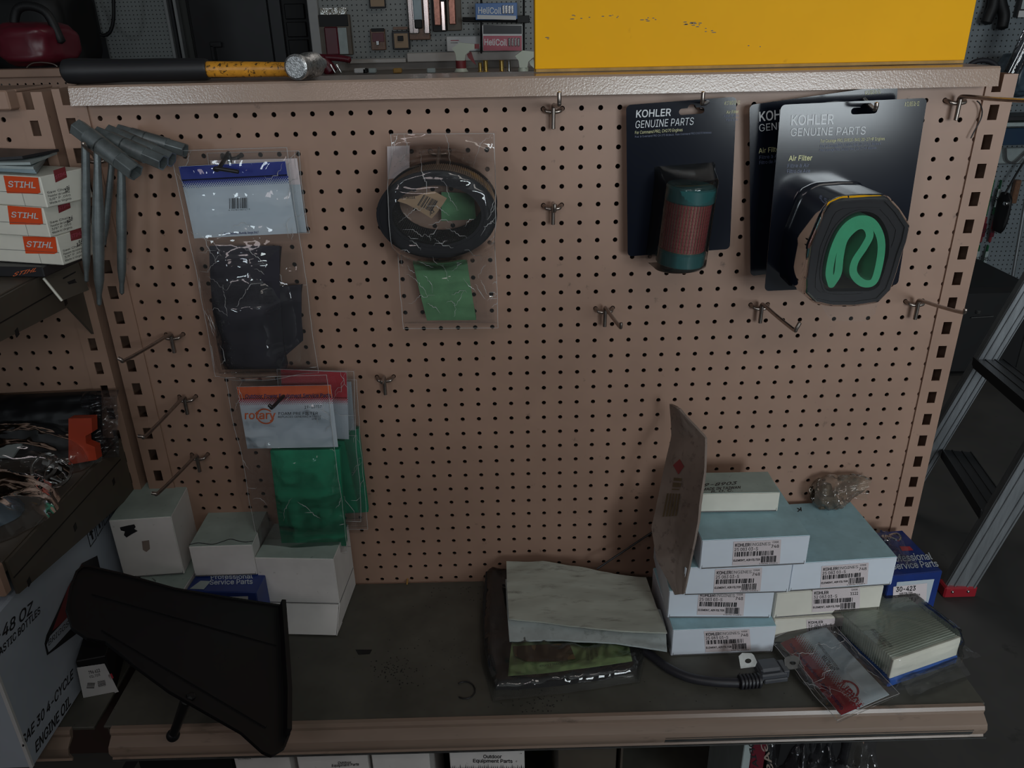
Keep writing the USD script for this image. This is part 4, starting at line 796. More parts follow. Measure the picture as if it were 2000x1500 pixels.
t.part('slogan_lettering', text(fh, 'Outdoor Power Equipment Service Parts', (1648, 1383), (1545, 1256), (1643, 1387), True, 0.0006), M['bluenavy'], parent=hd)
t.part('part_lettering', [text(fh, '19-9080', (1598, 1278), (1585, 1262), (1593, 1281), False, 0.0006), text(fh, 'AIR FILTER', (1634, 1309), (1611, 1279), (1627, 1313), True, 0.0006), text(fh, 'REPLACES BRIGGS & STRATTON 491588S', (1640, 1306), (1600, 1254), (1636, 1309), False, 0.0006)], M['ink'], parent=hd)
c0 = fh.uv(1654, 1347); rr = 0.0155
t.part('rotary_logo', [text(fh, 'rotary', (1684, 1375), (1647, 1327), (1668, 1386), True, 0.0006), fh.W(flat(unary_union([arc(c0, rr*0.84, rr*1.02, 130, 255), arc(c0, rr*0.84, rr*1.02, -75, 75)]), 0.0005))], M['redink'], parent=hd)
t.part('hang_slot', patch(fh, [(1573, 1320), (1576, 1319), (1585, 1331), (1582, 1335)], 0.0007), M['ink'], parent=hd)
bag(t, Fr(fh.P(-0.012, -0.006, -0.001), fh.u, fh.v), wh+0.022, hh+0.016, lambda s, t: 0.0035+0.002*np.sin(np.pi*s), 0.002, 31, nu=36, nv=40, back=0.0)

# ------------------------------------------------------------------ cable with connector
z0 = ZS+0.0075
pts = [Z(*p, z0) for p in [(1255, 1268), (1275, 1283), (1305, 1305), (1345, 1323), (1390, 1331), (1432, 1333), (1450, 1333)]]
t = Thing('cable_plug', 'black cable ending in a grey connector with steel brackets, in front of the cartons', 'cable', base(pts[3]-(0, 0, 0.0075)))
t.part('cable', tube(smoothpath(pts, 8), 0.0068, 14), M['cableblack'], smooth=60)
a, b = Z(1444, 1332, z0+0.003), Z(1494, 1328, z0+0.003)
rp = [(0, 0)]
for i in range(6): rp += [(0.0098, i*0.0052), (0.0108, i*0.0052+0.0008), (0.0108, i*0.0052+0.0030), (0.0085, i*0.0052+0.0034), (0.0085, i*0.0052+0.0050)]
t.part('strain_relief', between(lathe(rp+[(0, 0.0315)], 24), a, b), M['cableblack'], smooth=30)
o = Z(1487, 1338, ZS); ux = unit(Z(1542, 1331, ZS)-o); cf = Fr(o, ux, (-ux[1], ux[0], 0)); t_len = 0.040
t.part('connector_body', cf.W(join(bx(0, 0.040, 0.002, 0.030, 0.003, 0.015, 0.002), bx(0.004, 0.040, -0.001, 0.031, 0.0005, 0.008, 0.0015), bx(0.001, 0.032, 0.006, 0.030, 0.014, 0.021, 0.003), bx(0.034, 0.043, 0.003, 0.027, 0.004, 0.017, 0.001))), M['connector'], smooth=25)
pe = Polygon([(-0.026, 0), (-0.004, 0), (0.0, 0.006), (-0.003, 0.016), (-0.006, 0.019), (-0.020, 0.021), (-0.026, 0.017)]).difference(affinity.scale(Point(-0.013, 0.009).buffer(0.004), 1.2, .8))
br = prism(pe, 0, 0.0016); br.apply_transform(trimesh.transformations.rotation_matrix(0.9, [1, 0, 0])); br.apply_translation((0.001, 0.020, 0.016))
t.part('steel_bracket', cf.W(br), M['bracketmetal'])
b2 = prism(affinity.scale(pe, -1, 1, origin=(0, 0)), 0, 0.0016); b2.apply_transform(trimesh.transformations.rotation_matrix(0.25, [1, 0, 0])); b2.apply_translation((0.040, 0.008, 0.014))
t.part('steel_bracket', cf.W(b2), M['bracketmetal'])

# ------------------------------------------------------------------ envelopes, bagged black foam with leaflet
def sheetpx(rows, zs, th, seed, amp=0.0015, nu=40, nv=22):
    """A soft sheet: rows of picture points from back to front, each lying at its own height above the shelf."""
    W_ = np.array([[Z(*p, z) for p, z in zip(r_, zr)] for r_, zr in zip(rows, zs)])
    from scipy.interpolate import RegularGridInterpolator
    a, b = np.linspace(0, 1, W_.shape[0]), np.linspace(0, 1, W_.shape[1])
    def fn(s, t):
        q = np.stack([1-t, s], -1); p = np.stack([RegularGridInterpolator((a, b), W_[..., k], method='linear')(q) for k in range(3)], -1)
        p[..., 2] += amp*2*fbm(np.stack([s*7, t*5, s*0+seed], -1), 3, seed)+amp*0.6*ridged(np.stack([s*2, t*7, s*0], -1), seed, 2)
        return p
    return grid(fn, nu, nv, th)
H_ = ZS
st = Thing('foam_sheet_pack', 'black foam filter in a clear bag with a pale green leaflet, under the envelopes', 'filter pack', base(Z(1090, 1280, ZS)))
rows = [[(950, 1105), (1000, 1112), (1100, 1120), (1200, 1135), (1262, 1150)], [(943, 1180), (1000, 1190), (1100, 1200), (1200, 1210), (1262, 1218)], [(946, 1262), (1000, 1285), (1100, 1290), (1190, 1280), (1246, 1272)], [(968, 1338), (1000, 1338), (1100, 1330), (1190, 1318), (1240, 1306)]]
zz = [[H_+0.016]*5, [H_+0.018]*5, [H_+0.018]*5, [H_+0.012, H_+0.013, H_+0.013, H_+0.013, H_+0.012]]
st.part('foam_element', sheetpx(rows, zz, 0.011, 3, 0.0012), M['blackfoam'], smooth=50)
rows = [[(1000, 1250), (1060, 1250), (1130, 1245), (1225, 1244)], [(995, 1290), (1060, 1290), (1150, 1276), (1230, 1268)], [(992, 1320), (1060, 1315), (1150, 1304), (1235, 1292)]]
st.part('leaflet', sheetpx(rows, [[H_+0.021]*4, [H_+0.0215]*4, [H_+0.0175]*4], 0.0006, 4, 0.0008, 24, 10), M['greenleaf'], smooth=50)
lf = Fr(Z(1000, 1300, H_+0.0225), unit(Z(1230, 1270, H_+0.0225)-Z(1000, 1300, H_+0.0225)), (0, 1, 0)); lf = Fr(lf.o, lf.u, np.cross((0, 0, 1), lf.u))
st.part('brown_print', patch(lf, [(1002, 1262), (1112, 1256), (1124, 1287), (1085, 1292), (1030, 1292), (1005, 1280)], 0.0022), M['brownprint'])
st.part('leaflet_lettering', [text(lf, s_, p0, p1, p2, False, 0.0023) for s_, p0, p1, p2 in [('SERVICE INSTRUCTIONS', (1146, 1290), (1143, 1263), (1151, 1290)), ('AIR CLEANER ELEMENT', (1154, 1288), (1151, 1262), (1159, 1288)), ('DO NOT WASH WITH SOLVENT', (1164, 1286), (1160, 1260), (1169, 1286)), ('REPLACE IF DAMAGED', (1054, 1303), (1100, 1297), (1053.5, 1299))]], M['ink'])
def bagf(s, q):
    rws = [[(946, 1098), (1100, 1112), (1270, 1148)], [(936, 1190), (1100, 1202), (1268, 1222)], [(940, 1275), (1100, 1292), (1258, 1278)], [(962, 1352), (1100, 1338), (1250, 1314)]]
    W_ = np.array([[Z(*p, H_+0.02) for p in rw] for rw in rws]); from scipy.interpolate import RegularGridInterpolator
    p = np.stack([RegularGridInterpolator((np.linspace(0, 1, 4), np.linspace(0, 1, 3)), W_[..., k])(np.stack([1-q, s], -1)) for k in range(3)], -1)
    rim = np.minimum.reduce([s, 1-s, q, 1-q]); lift = np.clip(rim/0.06, 0, 1)**0.5
    p[..., 2] = H_+0.003+0.021*lift+0.006*ridged(np.stack([s*9, q*6, s*0], -1), 5, 3)*(0.3+0.7*lift); return p
st.part('bag', grid(bagf, 70, 50), M['clear2'], smooth=True)
rows = [[(987, 1130), (1100, 1140), (1200, 1170), (1290, 1190)], [(990, 1190), (1100, 1195), (1200, 1212), (1300, 1225)], [(995, 1252), (1100, 1250), (1200, 1256), (1303, 1272)]]
t = Thing('paper_envelope', 'lower bluish stained envelope with its front edge showing under the greenish one', 'envelope', base(Z(1140, 1230, ZS+0.03)))
t.part('envelope_body', sheetpx(rows, [[H_+0.040, H_+0.037, H_+0.034, H_+0.036], [H_+0.034, H_+0.034, H_+0.033, H_+0.034], [H_+0.028, H_+0.029, H_+0.031, H_+0.030]], 0.003, 9, 0.0016), M['envelope2'], smooth=50)
rows = [[(989, 1097), (1060, 1097), (1130, 1106), (1200, 1122), (1262, 1128)], [(990, 1145), (1060, 1145), (1130, 1152), (1210, 1165), (1280, 1180)], [(994, 1207), (1060, 1214), (1130, 1223), (1210, 1232), (1303, 1236)]]
t = Thing('paper_envelope', 'greenish stained flat envelope lying uppermost on the bagged black foam', 'envelope', base(Z(1140, 1170, ZS+0.045)))
zr = [[H_+0.054, H_+0.056, H_+0.052, H_+0.046, H_+0.046], [H_+0.048, H_+0.049, H_+0.046, H_+0.043, H_+0.043], [H_+0.041, H_+0.040, H_+0.039, H_+0.0385, H_+0.039]]
eb_ = t.part('envelope_body', sheetpx(rows, zr, 0.003, 11, 0.0016), M['envelope'], smooth=50)
# upright brown envelope leaning against the cartons
def env(s, q):
    Lp = [(1300, 1060), (1284, 1010), (1273, 1030), (1290, 900), (1311, 840), (1308, 790)]
    ql = np.array([0, .12, .32, .55, .80, 1.0]); lx = np.interp(q, ql, [1318, 1282, 1272, 1296, 1312, 1308]); ly = np.interp(q, ql, [1162, 1092, 1030, 915, 850, 789])
    rx = np.interp(q, ql, [1336, 1350, 1362, 1374, 1378, 1326]); ry = np.interp(q, ql, [1160, 1085, 1020, 925, 855, 800])
    yl = np.interp(q, ql, [-0.168, -0.135, -0.10, -0.07, -0.045, -0.03]); yr = np.interp(q, ql, [-0.178, -0.178, -0.172, -0.15, -0.11, -0.06])
    px, py, yy = lx*(1-s)+rx*s, ly*(1-s)+ry*s, yl*(1-s)+yr*s+0.004*np.sin(np.pi*s)*np.sin(5*q)
    d = RGT*((px-1000)/FPX)[..., None]-UPV*((py-750)/FPX)[..., None]+FWD; p = CAM+d*((yy-CAM[1])/d[..., 1])[..., None]
    p[..., 0] += 0.0018*fbm(np.stack([s*4, q*10, s*0], -1), 3, 5); return p
t = Thing('brown_envelope', 'crumpled grey-brown paper envelope standing upright against the left end of the cartons', 'envelope', base(Y(1322, 1160, -0.17)))
eb = t.part('envelope_body', grid(env, 22, 60, 0.004), M['kraft'], smooth=50)
nf = Fr(Y(1345, 1050, -0.165), unit(Y(1345, 1050, -0.165)-Y(1300, 1050, -0.11)), (0, 0, 1))
def envp(pts): 
    out = []
    for s_, q_ in pts: out.append(env(np.array([[s_]]), np.array([[q_]]))[0, 0])
    return np.array(out)
def onenv(poly):
    m = flat(poly); m = m.subdivide_to_size(0.05) if False else m; V = env(m.vertices[:, 0][None], m.vertices[:, 1][None])[0]; V = V+np.array((-0.0006, -0.0016, 0.0004)); return trimesh.Trimesh(V, m.faces, process=False)
t.part('red_diamond_print', onenv(Polygon([(0.22, 0.585), (0.36, 0.635), (0.50, 0.585), (0.40, 0.535)]).buffer(0)), M['darkredink'], parent=eb)
t.part('print_block', onenv(unary_union([sbox(0.30, 0.47, 0.48, 0.475), sbox(0.30, 0.482, 0.5, 0.50), sbox(0.30, 0.508, 0.5, 0.52)])), M['brownprint'], parent=eb)
t.part('print_block', onenv(unary_union([sbox(0.20+0.07*i, 0.36, 0.24+0.07*i, 0.455) for i in range(5)])), M['brownprint'], parent=eb)
# ------------------------------------------------------------------ white cartons at the left end of the shelf
ZB = ZS+0.092
k = Carton('parts_carton', 'blue carton with Service Parts lettering under the small white boxes at the left', ZB, (362, 1154), (500, 1157), 0.0915, depth=0.118, m='bluecarton', mfront='bluecarton')
k.put('top_lettering', [text(k.top, 'Professional', (412, 1131), (494, 1129.5), (411, 1123), True), text(k.top, 'Service Parts', (409.5, 1141.7), (493.5, 1140), (410, 1132.5), True)], 'cardwhite')
k.put('top_picture', patch(k.top, [(370, 1150), (392, 1134), (412, 1135), (398, 1151)], 0.0006), 'greypaper')
k.put('white_label', patch(k.front, [(423, 1166), (484.5, 1164.5), (484.5, 1179), (427, 1181)], 0.0012), 'paperwhite')
k = Carton('white_carton', 'pale carton end showing below the tall white box at the left', ZB-0.001, (256, 1152), (357, 1153), 0.09, depth=0.115, m='oldwhite', mtop='cartongreen')
k.put('small_lettering', text(k.top, 'NAPA', (303, 1136), (296, 1130), (305, 1134), True, 0.0008), 'ink')
KA = Carton('white_box', 'tall aged white box with a black smudge on its front, leftmost on the shelf', ZB+0.108, (212, 1017), (334, 1009), 0.1075, depth=0.108, m='oldwhite', mtop='cartongreen')
KA.put('black_smudge', patch(KA.front, [(234, 1030), (247, 1027), (262, 1024), (265, 1029), (262, 1033), (269, 1037), (256, 1044), (247, 1050), (242, 1045), (244, 1038), (236, 1036)], 0.0016), 'ink')
KA.put('grey_stain', patch(KA.front, [(277, 1057), (291, 1055), (293, 1072), (286, 1078), (279, 1074)], 0.0014), 'kraft')
KBx = Carton('white_box', 'small white box with a torn top edge, between the two bigger white boxes', ZB+0.0575, (368, 1068), (492, 1064), 0.057, depth=0.104, m='oldwhite', mtop='cartongreen')
tear = smoothpath([KBx.top.P(KBx.w*a, b, 0.0012) for a, b in [(0.0, 0.004), (0.12, 0.008), (0.22, 0.006), (0.38, 0.003), (0.52, 0.010), (0.62, 0.015), (0.75, 0.010), (0.88, 0.006), (1.0, 0.008)]], 4)
KBx.put('torn_edge', tube(tear, 0.0005, 5), 'ink')
KC = Carton('white_box', 'largest white box at the left, its front bottom flap bent out onto the shelf', ZS+0.125, (497, 1089), (651, 1092), 0.1245, depth=0.094, m='oldwhite', mtop='cartongreen')
T = KC.t; w_, h_ = KC.w, KC.h
T.part('seam', [bx(0.001, w_-0.001, -0.0009, 0.0002, 0.038, 0.0395), bx(w_-0.0004, w_+0.0006, 0.002, KC.d-0.004, 0.038, 0.0392)], M['greyink'], local=True, kind='stuff')
fl = grid(lambda s, q: np.stack([w_*(0.02+0.97*s), -0.0012-0.030*q**1.4, 0.036*(1-q)+0.0015], -1), 10, 10, 0.0012)
T.part('bent_flap', fl, M['oldwhite'], local=True, smooth=40)
T.part('side_flap', prism(Polygon([(0, 0), (0.0, 0.036), (-0.032, 0.0015)]), 0, 0.001).apply_transform(np.array([[0, 0, 1, w_-0.0005], [1, 0, 0, 0], [0, 1, 0, 0], [0, 0, 0, 1.0]])), M['oldwhite'], local=True)

# ------------------------------------------------------------------ black mower chute leaning over the shelf edge
ca, cb, cc = Y(555, 1185, -0.175), Y(566, 1440, -0.372), Y(145, 1112, -0.225)
fc = Fr(cc, ca-cc, cc-cb)
out = [(128, 1190), (135, 1150), (147, 1118), (160, 1107), (175, 1107), (240, 1122), (340, 1150), (440, 1167), (553, 1184), (558, 1260), (565, 1360), (566, 1436), (556, 1462), (530, 1478), (512, 1470), (470, 1432), (400, 1392), (330, 1352), (262, 1302), (232, 1276), (205, 1255), (170, 1248), (140, 1228)]
pc = Polygon([fc.uv(*p) for p in out]).buffer(0.003).buffer(-0.006).buffer(0.003)
t = Thing('mower_chute', 'large black plastic mower chute panel leaning across the left front of the shelf', 'mower part', fc)
t.part('panel', fc.W(prism(pc, -0.003, 0)), M['black'])
t.part('rim', fc.W(prism(pc.difference(pc.buffer(-0.003)), -0.002, 0.003)), M['black'])
ed = [fc.uv(*p) for p in [(548, 1187), (553, 1260), (559, 1360), (558, 1440)]]
t.part('side_flange', fc.W(prism(LineString(ed).buffer(0.003, cap_style=2), -0.006, 0.018)), M['black'])
a, b = fc.uv(300, 1150), fc.uv(520, 1440)
for p0_, p1_ in (((200, 1230), (520, 1420)), ((180, 1160), (540, 1260))): t.part('rib', fc.W(prism(LineString([fc.uv(*p0_), fc.uv(*p1_)]).buffer(0.0018, cap_style=2), -0.001, 0.0022)), M['black'])
s0, s1 = fc.P(*fc.uv(366, 1362), -0.004), Y(338, 1436, -0.345)
t.part('mounting_leg', join(tube([s0, s0*0.4+s1*0.6, s1], [0.0075, 0.006, 0.006], 12), trimesh.creation.icosphere(2, 0.0085).apply_translation(s1)), M['black'], smooth=60)
s2 = fc.P(*fc.uv(372, 1362), 0.001)
t.part('bolt', between(lathe([(0, 0), (0.006, 0), (0.006, 0.003), (0.003, 0.004), (0, 0.004)], 6), s2, s2+fc.n*0.004), M['black'])

# ------------------------------------------------------------------ the neighbouring rack on the left
t = Thing('gondola_rack', 'neighbouring beige pegboard rack cut off by the left edge of the picture', 'shelving rack', base((-0.95, 0.03, 0)))
LX0 = -1.30
t.part('pegboard_panel', pegsheet(LX0, -0.6605, 0.545, 1.335, range(-23, 0), range(0, 31), lambda c: -0.6854+0.0254*(c+1), lambda r_: hz(r_)+0.001), M['beige'])
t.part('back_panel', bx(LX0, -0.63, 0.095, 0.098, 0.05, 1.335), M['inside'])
t.part('upright', upright(-0.6590, -0.6245, 0.0, 1.3525, [(-0.6445, 1.342, 0.022)]+[(-0.6440+0.0002*i, 1.3077-0.03826*i) for i in range(0, 34)], sw=0.011, y=-0.004, depth=0.11), M['beige'])
t.part('top_rail', [bx(LX0, -0.657, -0.026, -0.003, 1.3325, 1.3565, 0.002), bx(LX0, -0.657, -0.004, 0.088, 1.3525, 1.3565, 0.001)], M['beige'])
def lshelf(label, zt, yf, bz0, bzb, bzf, front=True):
    s = Thing('gondola_shelf', label, 'shelf', base((-0.95, -0.15, zt-0.02)))
    s.part('deck', bx(LX0, -0.641, yf, -0.004, zt-0.016, zt, 0.001), M['brackets'])
    pz = [(-0.004, zt-0.002), (yf+0.004, zt-0.002), (yf+0.004, bzf), (-0.05, bzb), (-0.004, bz0)]
    s.part('side_bracket', extr_x(pz, -0.6405, -0.6365), M['brackets'])
    s.part('bracket_crease', extr_x([(-0.02, zt-0.030), (yf+0.004, zt-0.026), (yf+0.004, zt-0.0275), (-0.02, zt-0.0315)], -0.6372, -0.6360), M['dark'])
    if front: s.part('price_rail', bx(LX0, -0.6395, yf-0.014, yf, zt-0.042, zt+0.001, 0.002), M['beige'])
    for yy in (-0.05, -0.17, yf+0.03): s.part('bracket_notch', extr_x([(yy, zt-0.045), (yy-0.007, zt-0.047), (yy-0.007, zt-0.056), (yy, zt-0.054)], -0.6371, -0.6361), M['dark'])
    return s
Z1L, Z2L = 1.135, 0.846
lshelf('upper shelf of the left rack, carrying the orange-labelled cartons', Z1L, -0.40, 1.018, 1.076, 1.098)
lshelf('middle shelf of the left rack, carrying the plastic bags', Z2L, -0.318, 0.742, 0.752, 0.795)
s = Thing('gondola_shelf', 'lowest shelf of the left rack, under the oil carton', 'shelf', base((-0.95, -0.15, ZS-0.03)))
s.part('deck', bx(LX0, -0.612, -0.296, -0.004, ZS-0.006, ZS-0.001, 0.0008), M['deck'])
s.part('price_rail', extr_x(prof, LX0, -0.642), M['nosing'], smooth=35)

# orange-labelled cartons
zt = Z1L+0.015
for i, (tl, tr, og, tx, rl, rt, x36, lab) in enumerate([
    ((-40, 454), (109, 462), [(44, 461.5), (108, 463), (112, 493), (106, 496), (50, 495)], [(50.7, 482), (103, 484.5), (53.3, 471)], [(136.5, 451.6), (158, 445), (161, 464.6), (139, 471)], [(139, 466), (160, 458), (138, 459)], [(150, 482), (161, 475.5), (149.5, 473)], 'lowest of the three white cartons with orange labels on the left shelf'),
    ((-66, 398), (83, 405.5), [(14.3, 401.5), (80, 406.5), (84, 437), (78, 439), (19, 438)], [(21.5, 424), (74.8, 427.6), (22.8, 413.5)], [(112, 395.7), (135, 386.6), (138, 406), (115, 416.5)], [(115, 411), (136.5, 401), (114.5, 404.5)], [(131, 437), (142, 429.5), (130.7, 428)], 'middle of the three white cartons with orange labels on the left shelf'),
    ((-72, 337), (77, 345.5), [(6.5, 343), (74, 347), (79, 376), (73, 378.5), (13.5, 377)], [(15.6, 365), (69.5, 367.5), (16.3, 353.5)], [(104, 333), (127, 325.5), (131, 346), (108.6, 356.7)], [(108.6, 350), (129.5, 340.5), (107.8, 343.5)], [(127.5, 376), (136, 371), (127, 366.5)], 'topmost of the three white cartons with orange labels, under the booklets')]):
    k = Carton('chain_carton', lab, zt+0.038*(i+1), tl, tr, 0.0375, depth=0.07, m='cream', cat='box', flap=None)
    c = 0.0006
    lo = k.put('orange_label', patch(k.front, og, c), 'stihlorange')
    k.put('brand_lettering', text(k.front, 'STIHL', tx[0], tx[1], tx[2], True, c+0.0004), 'whiteink', lo)
    k.put('flap_seam', k.front.W(flat(sbox(k.w*0.72, 0.0002, k.w*0.7235, 0.017), c)), 'greyink')
    k.put('flap_line', k.front.W(flat(sbox(0, 0.0166, k.w-0.001, 0.0172), c)), 'greyink')
    lr = k.put('red_label', patch(k.right, rl, c), 'darkredink')
    k.put('brand_lettering', text(k.right, 'STIHL', rt[0], rt[1], rt[2], True, c+0.0004), 'pink', lr)
    k.put('count_lettering', text(k.right, 'x36', x36[0], x36[1], x36[2], True, c), 'ink')
    bx0 = k.right
    for j, s_ in enumerate(['Saw Chain', 'Pasador de cadena', '3/8" P .050', 'Made in Virginia']):
        m = glyphs(s_, False).copy(); x1 = m.vertices[:, 0].max(); m.vertices = np.c_[m.vertices[:, 0]/x1*0.032+0.004, m.vertices[:, 1]*0.0026+0.0165-0.0042*j, np.full(len(m.vertices), c)]
        k.put('small_lettering', bx0.W(m), 'ink')
zt = Z1L
k = Carton('black_box', 'flat black box with orange lettering under the orange-labelled cartons', zt+0.0145, (-60, 520), (82, 522), 0.0135, depth=0.085, m='darkgrey', flap=None)
k.put('orange_lettering', text(k.front, 'STIHL', (24, 540), (70, 530), (30, 532), True, 0.0008), 'orangeink')
fp = [(86, 543), (99, 521), (150, 505), (174, 566), (122, 587)]
vs = [X(*fp[0], -0.6335), X(*fp[1], -0.633), X(*fp[2], -0.612), X(*fp[3], -0.605), X(*fp[4], -0.612)]
g0, gw, gh = quad(vs[1], vs[2], vs[3], vs[4]); 
k.put('open_end_flap', g0.W(prism(Polygon([g0.uv(*p) for p in fp]), -0.002, 0)), 'brackets')
k.put('flap_edge', tube([g0.P(*g0.uv(*fp[0]), -0.001), g0.P(*g0.uv(*fp[4]), -0.001)], 0.0018, 6), 'cream')
k.put('flap_slot', g0.W(flat(unary_union([Polygon([g0.uv(*p) for p in q_]) for q_ in ([(122, 543), (147, 530), (147.5, 532.5), (123, 546)], [(131, 551), (146, 545), (147, 549), (150, 552), (134, 556)])]), 0.0006)), 'dark')
# booklets on top
zb_ = Z1L+0.015+0.038*3+0.001
for i, (pts, m, lab) in enumerate([
    ([(-60, 334), (72, 340), (98, 303), (-40, 300)], 'magpaper', 'bluish folded booklet directly on the top orange-labelled carton'),
    ([(-60, 331), (69, 336), (95, 303), (-40, 299)], 'magpaper', 'second bluish booklet from the bottom of the paper pile'),
    ([(-70, 327), (66, 330), (100, 301), (-40, 297)], 'greypaper', 'middle booklet of the paper pile on the orange-labelled cartons'),
    ([(-70, 322), (60, 322), (112, 301), (-40, 294)], 'greypaper', 'second booklet from the top of the paper pile, its corner sticking out'),
    ([(-70, 314), (45, 312), (116, 298), (-30, 292)], 'darkgrey', 'dark-edged topmost booklet of the paper pile at the left edge')]):
    zz_ = zb_+0.0042*i; q = np.array([Z(*p, zz_) for p in pts])
    def fn(s, t, q=q, i=i):
        p = (q[0]*((1-s)*(1-t))[..., None]+q[1]*(s*(1-t))[..., None]+q[2]*(s*t)[..., None]+q[3]*((1-s)*t)[..., None])
        p[..., 2] += 0.0035+0.0008*np.sin(3*s+i)+0.0012*np.clip(s-0.7, 0, 1)*np.sin(i*2.0); return p
    t = Thing('booklet', lab, 'booklet', base(q.mean(0)))
    t.part('cover', grid(fn, 16, 8, 0.0032), M[m], smooth=40)

# ------------------------------------------------------------------ bags on the middle left shelf
fb_, wq, hq = quad(Y(-120, 775, -0.012), Y(236, 764, -0.012), Y(248, 889, -0.055), Y(-120, 910, -0.055))
t = Thing('black_bag', 'black plastic bag with a crinkled clear edge lying against the left pegboard', 'bag', fb_)
t.part('bag_contents', filmsheet(fb_, wq*0.88, hq, lambda s, q: 0.008+0.012*np.sin(np.pi*q)**0.5, 0.006, 41, nu=40, nv=24), M['black'], smooth=True)
t.part('bag_back', fb_.W(bx(0, wq*0.88, 0, hq, -0.002, 0.0)), M['black'])
t.part('clear_edge', filmsheet(Fr(fb_.P(wq*0.80, 0, 0.012), fb_.u, fb_.v), wq*0.2, hq, lambda s, q: 0.004*np.sin(np.pi*q), 0.012, 42, nu=24, nv=40, scale=60), M['smokefilm'], smooth=True)
o_ = Y(165, 900, -0.085); fo2 = Fr((0, -0.085, Z2L+0.02), (1, 0, 0), (0, 0.15, 1))
t = Thing('orange_bracket', 'orange plastic C-shaped bracket beside the clear bag on the left shelf', 'plastic part', base(o_))
t.part('bracket_body', fo2.W(prism(Polygon([fo2.uv(*p) for p in [(138, 815), (183, 814), (184, 842), (171, 849), (172, 863), (189, 870), (193, 895), (138, 905)]]), -0.010, 0.006)), M['orangeplastic'])
def pillow(cx, cy, rx, ry, h, z0, seed, ang=0.0, am=0.16):
    def fn(s, q):
        a = 2*math.pi*s; r_ = np.sin(np.pi*q/2) if False else q
        lift = np.sqrt(np.maximum(0, 1-r_**2.5)); n = ridged(np.stack([np.cos(a)*r_*3+seed, np.sin(a)*r_*3, r_*0+seed], -1), seed, 3)
        x, y = rx*r_*np.cos(a)*(1+0.06*n), ry*r_*np.sin(a)*(1+0.06*n); z = z0+0.0015+h*lift*(1+am*n)
        return np.stack([cx+x*math.cos(ang)-y*math.sin(ang), cy+x*math.sin(ang)+y*math.cos(ang), np.maximum(z, z0+0.001)], -1)
    return grid(fn, 60, 26)
c1 = Z(80, 880, Z2L+0.02)
t = Thing('clear_bag', 'crumpled clear bag of small parts behind, on the middle left shelf', 'bag', base((c1[0], c1[1], Z2L)))
t.part('bag', pillow(c1[0]-0.045, c1[1], 0.125, 0.055, 0.052, Z2L, 5), M['clear2'], smooth=True)
t.part('paper_insert', bx(c1[0]-0.15, c1[0]-0.035, c1[1]-0.012, c1[1]+0.03, Z2L+0.018, Z2L+0.021).apply_transform(trimesh.transformations.rotation_matrix(0.25, [1, 0, 0], [c1[0], c1[1], Z2L+0.02])), M['greypaper'])
jar = between(lathe([(0.018, 0), (0.0205, .002), (0.0205, .004), (0.0175, .006), (0.0175, .03), (0.0205, .032), (0.0205, .034), (0.016, .036), (0.016, 0.062)], 32), Z(118, 925, Z2L+0.026), Z(60, 900, Z2L+0.03))
t.part('clear_sleeve', jar, M['clear'], smooth=40)
c2 = Z(20, 985, Z2L+0.02)
t = Thing('clear_bag', 'crumpled clear bag with bluish paper, nearer the front of the middle left shelf', 'bag', base((c2[0], c2[1], Z2L)))
t.part('bag', pillow(c2[0]-0.055, c2[1]-0.01, 0.105, 0.075, 0.052, Z2L, 9, 0.4), M['clear2'], smooth=True)
t.part('paper_insert', bx(c2[0]-0.12, c2[0]-0.02, c2[1]+0.005, c2[1]+0.03, Z2L+0.024, Z2L+0.027), M['magpaper'])
t.part('bag_contents', pillow(c2[0]-0.075, c2[1]-0.015, 0.085, 0.05, 0.03, Z2L, 12, 0.4), M['bluegrey'], smooth=True)

# ------------------------------------------------------------------ oil carton and small black box on the lowest left shelf
bxr = -0.66
t = Thing('oil_carton', 'big white corrugated oil carton with black lettering on its side, at the left edge', 'carton', base((bxr-0.19, -0.19, ZS)))
t.part('carton_body', bx(bxr-0.38, bxr, -0.362, -0.015, ZS, ZS+0.228, 0.003), M['corrugated'])
t.part('corner_crease', bx(bxr-0.004, bxr+0.0008, -0.3628, -0.358, ZS+0.002, ZS+0.226, 0.0006), M['paperwhite'])
fs = Fr((bxr, -0.362, ZS), (0, 1, 0), (0, 0, 1)); c = 0.0006
t.part('side_lettering', [text(fs, '-48 OZ', (-8, 1257), (63, 1196), (-6, 1232), True, c), text(fs, 'PLASTIC BOTTLES', (-14, 1296), (79, 1197), (-15, 1281), True, c), text(fs, 'SAE 30 4-CYCLE', (43.5, 1461), (143, 1324), (43, 1440), True, c), text(fs, 'ENGINE OIL', (70.5, 1471), (139, 1375), (69, 1450), True, c)], M['ink'])
lg = t.part('logo_outline', patch(fs, [(87, 1257), (91, 1240), (112, 1195), (135, 1143), (160, 1100), (190, 1085), (205, 1150), (160, 1230), (112, 1266), (92, 1280)], c), M['ink'])
t.part('logo_red', patch(fs, [(102, 1233), (133, 1147), (160, 1103), (175, 1150), (140, 1200)], c+0.0003), M['darkredink'], parent=lg)
t.part('logo_band', patch(fs, [(91, 1260), (98, 1242), (160, 1175), (168, 1195), (108, 1262), (95, 1274)], c+0.0006), M['corrugated'], parent=lg)
t.part('logo_lettering', text(fs, 'BRIGGS', (94.5, 1262), (134, 1222), (95, 1250), False, c+0.0009), M['ink'], parent=lg)
ic = []
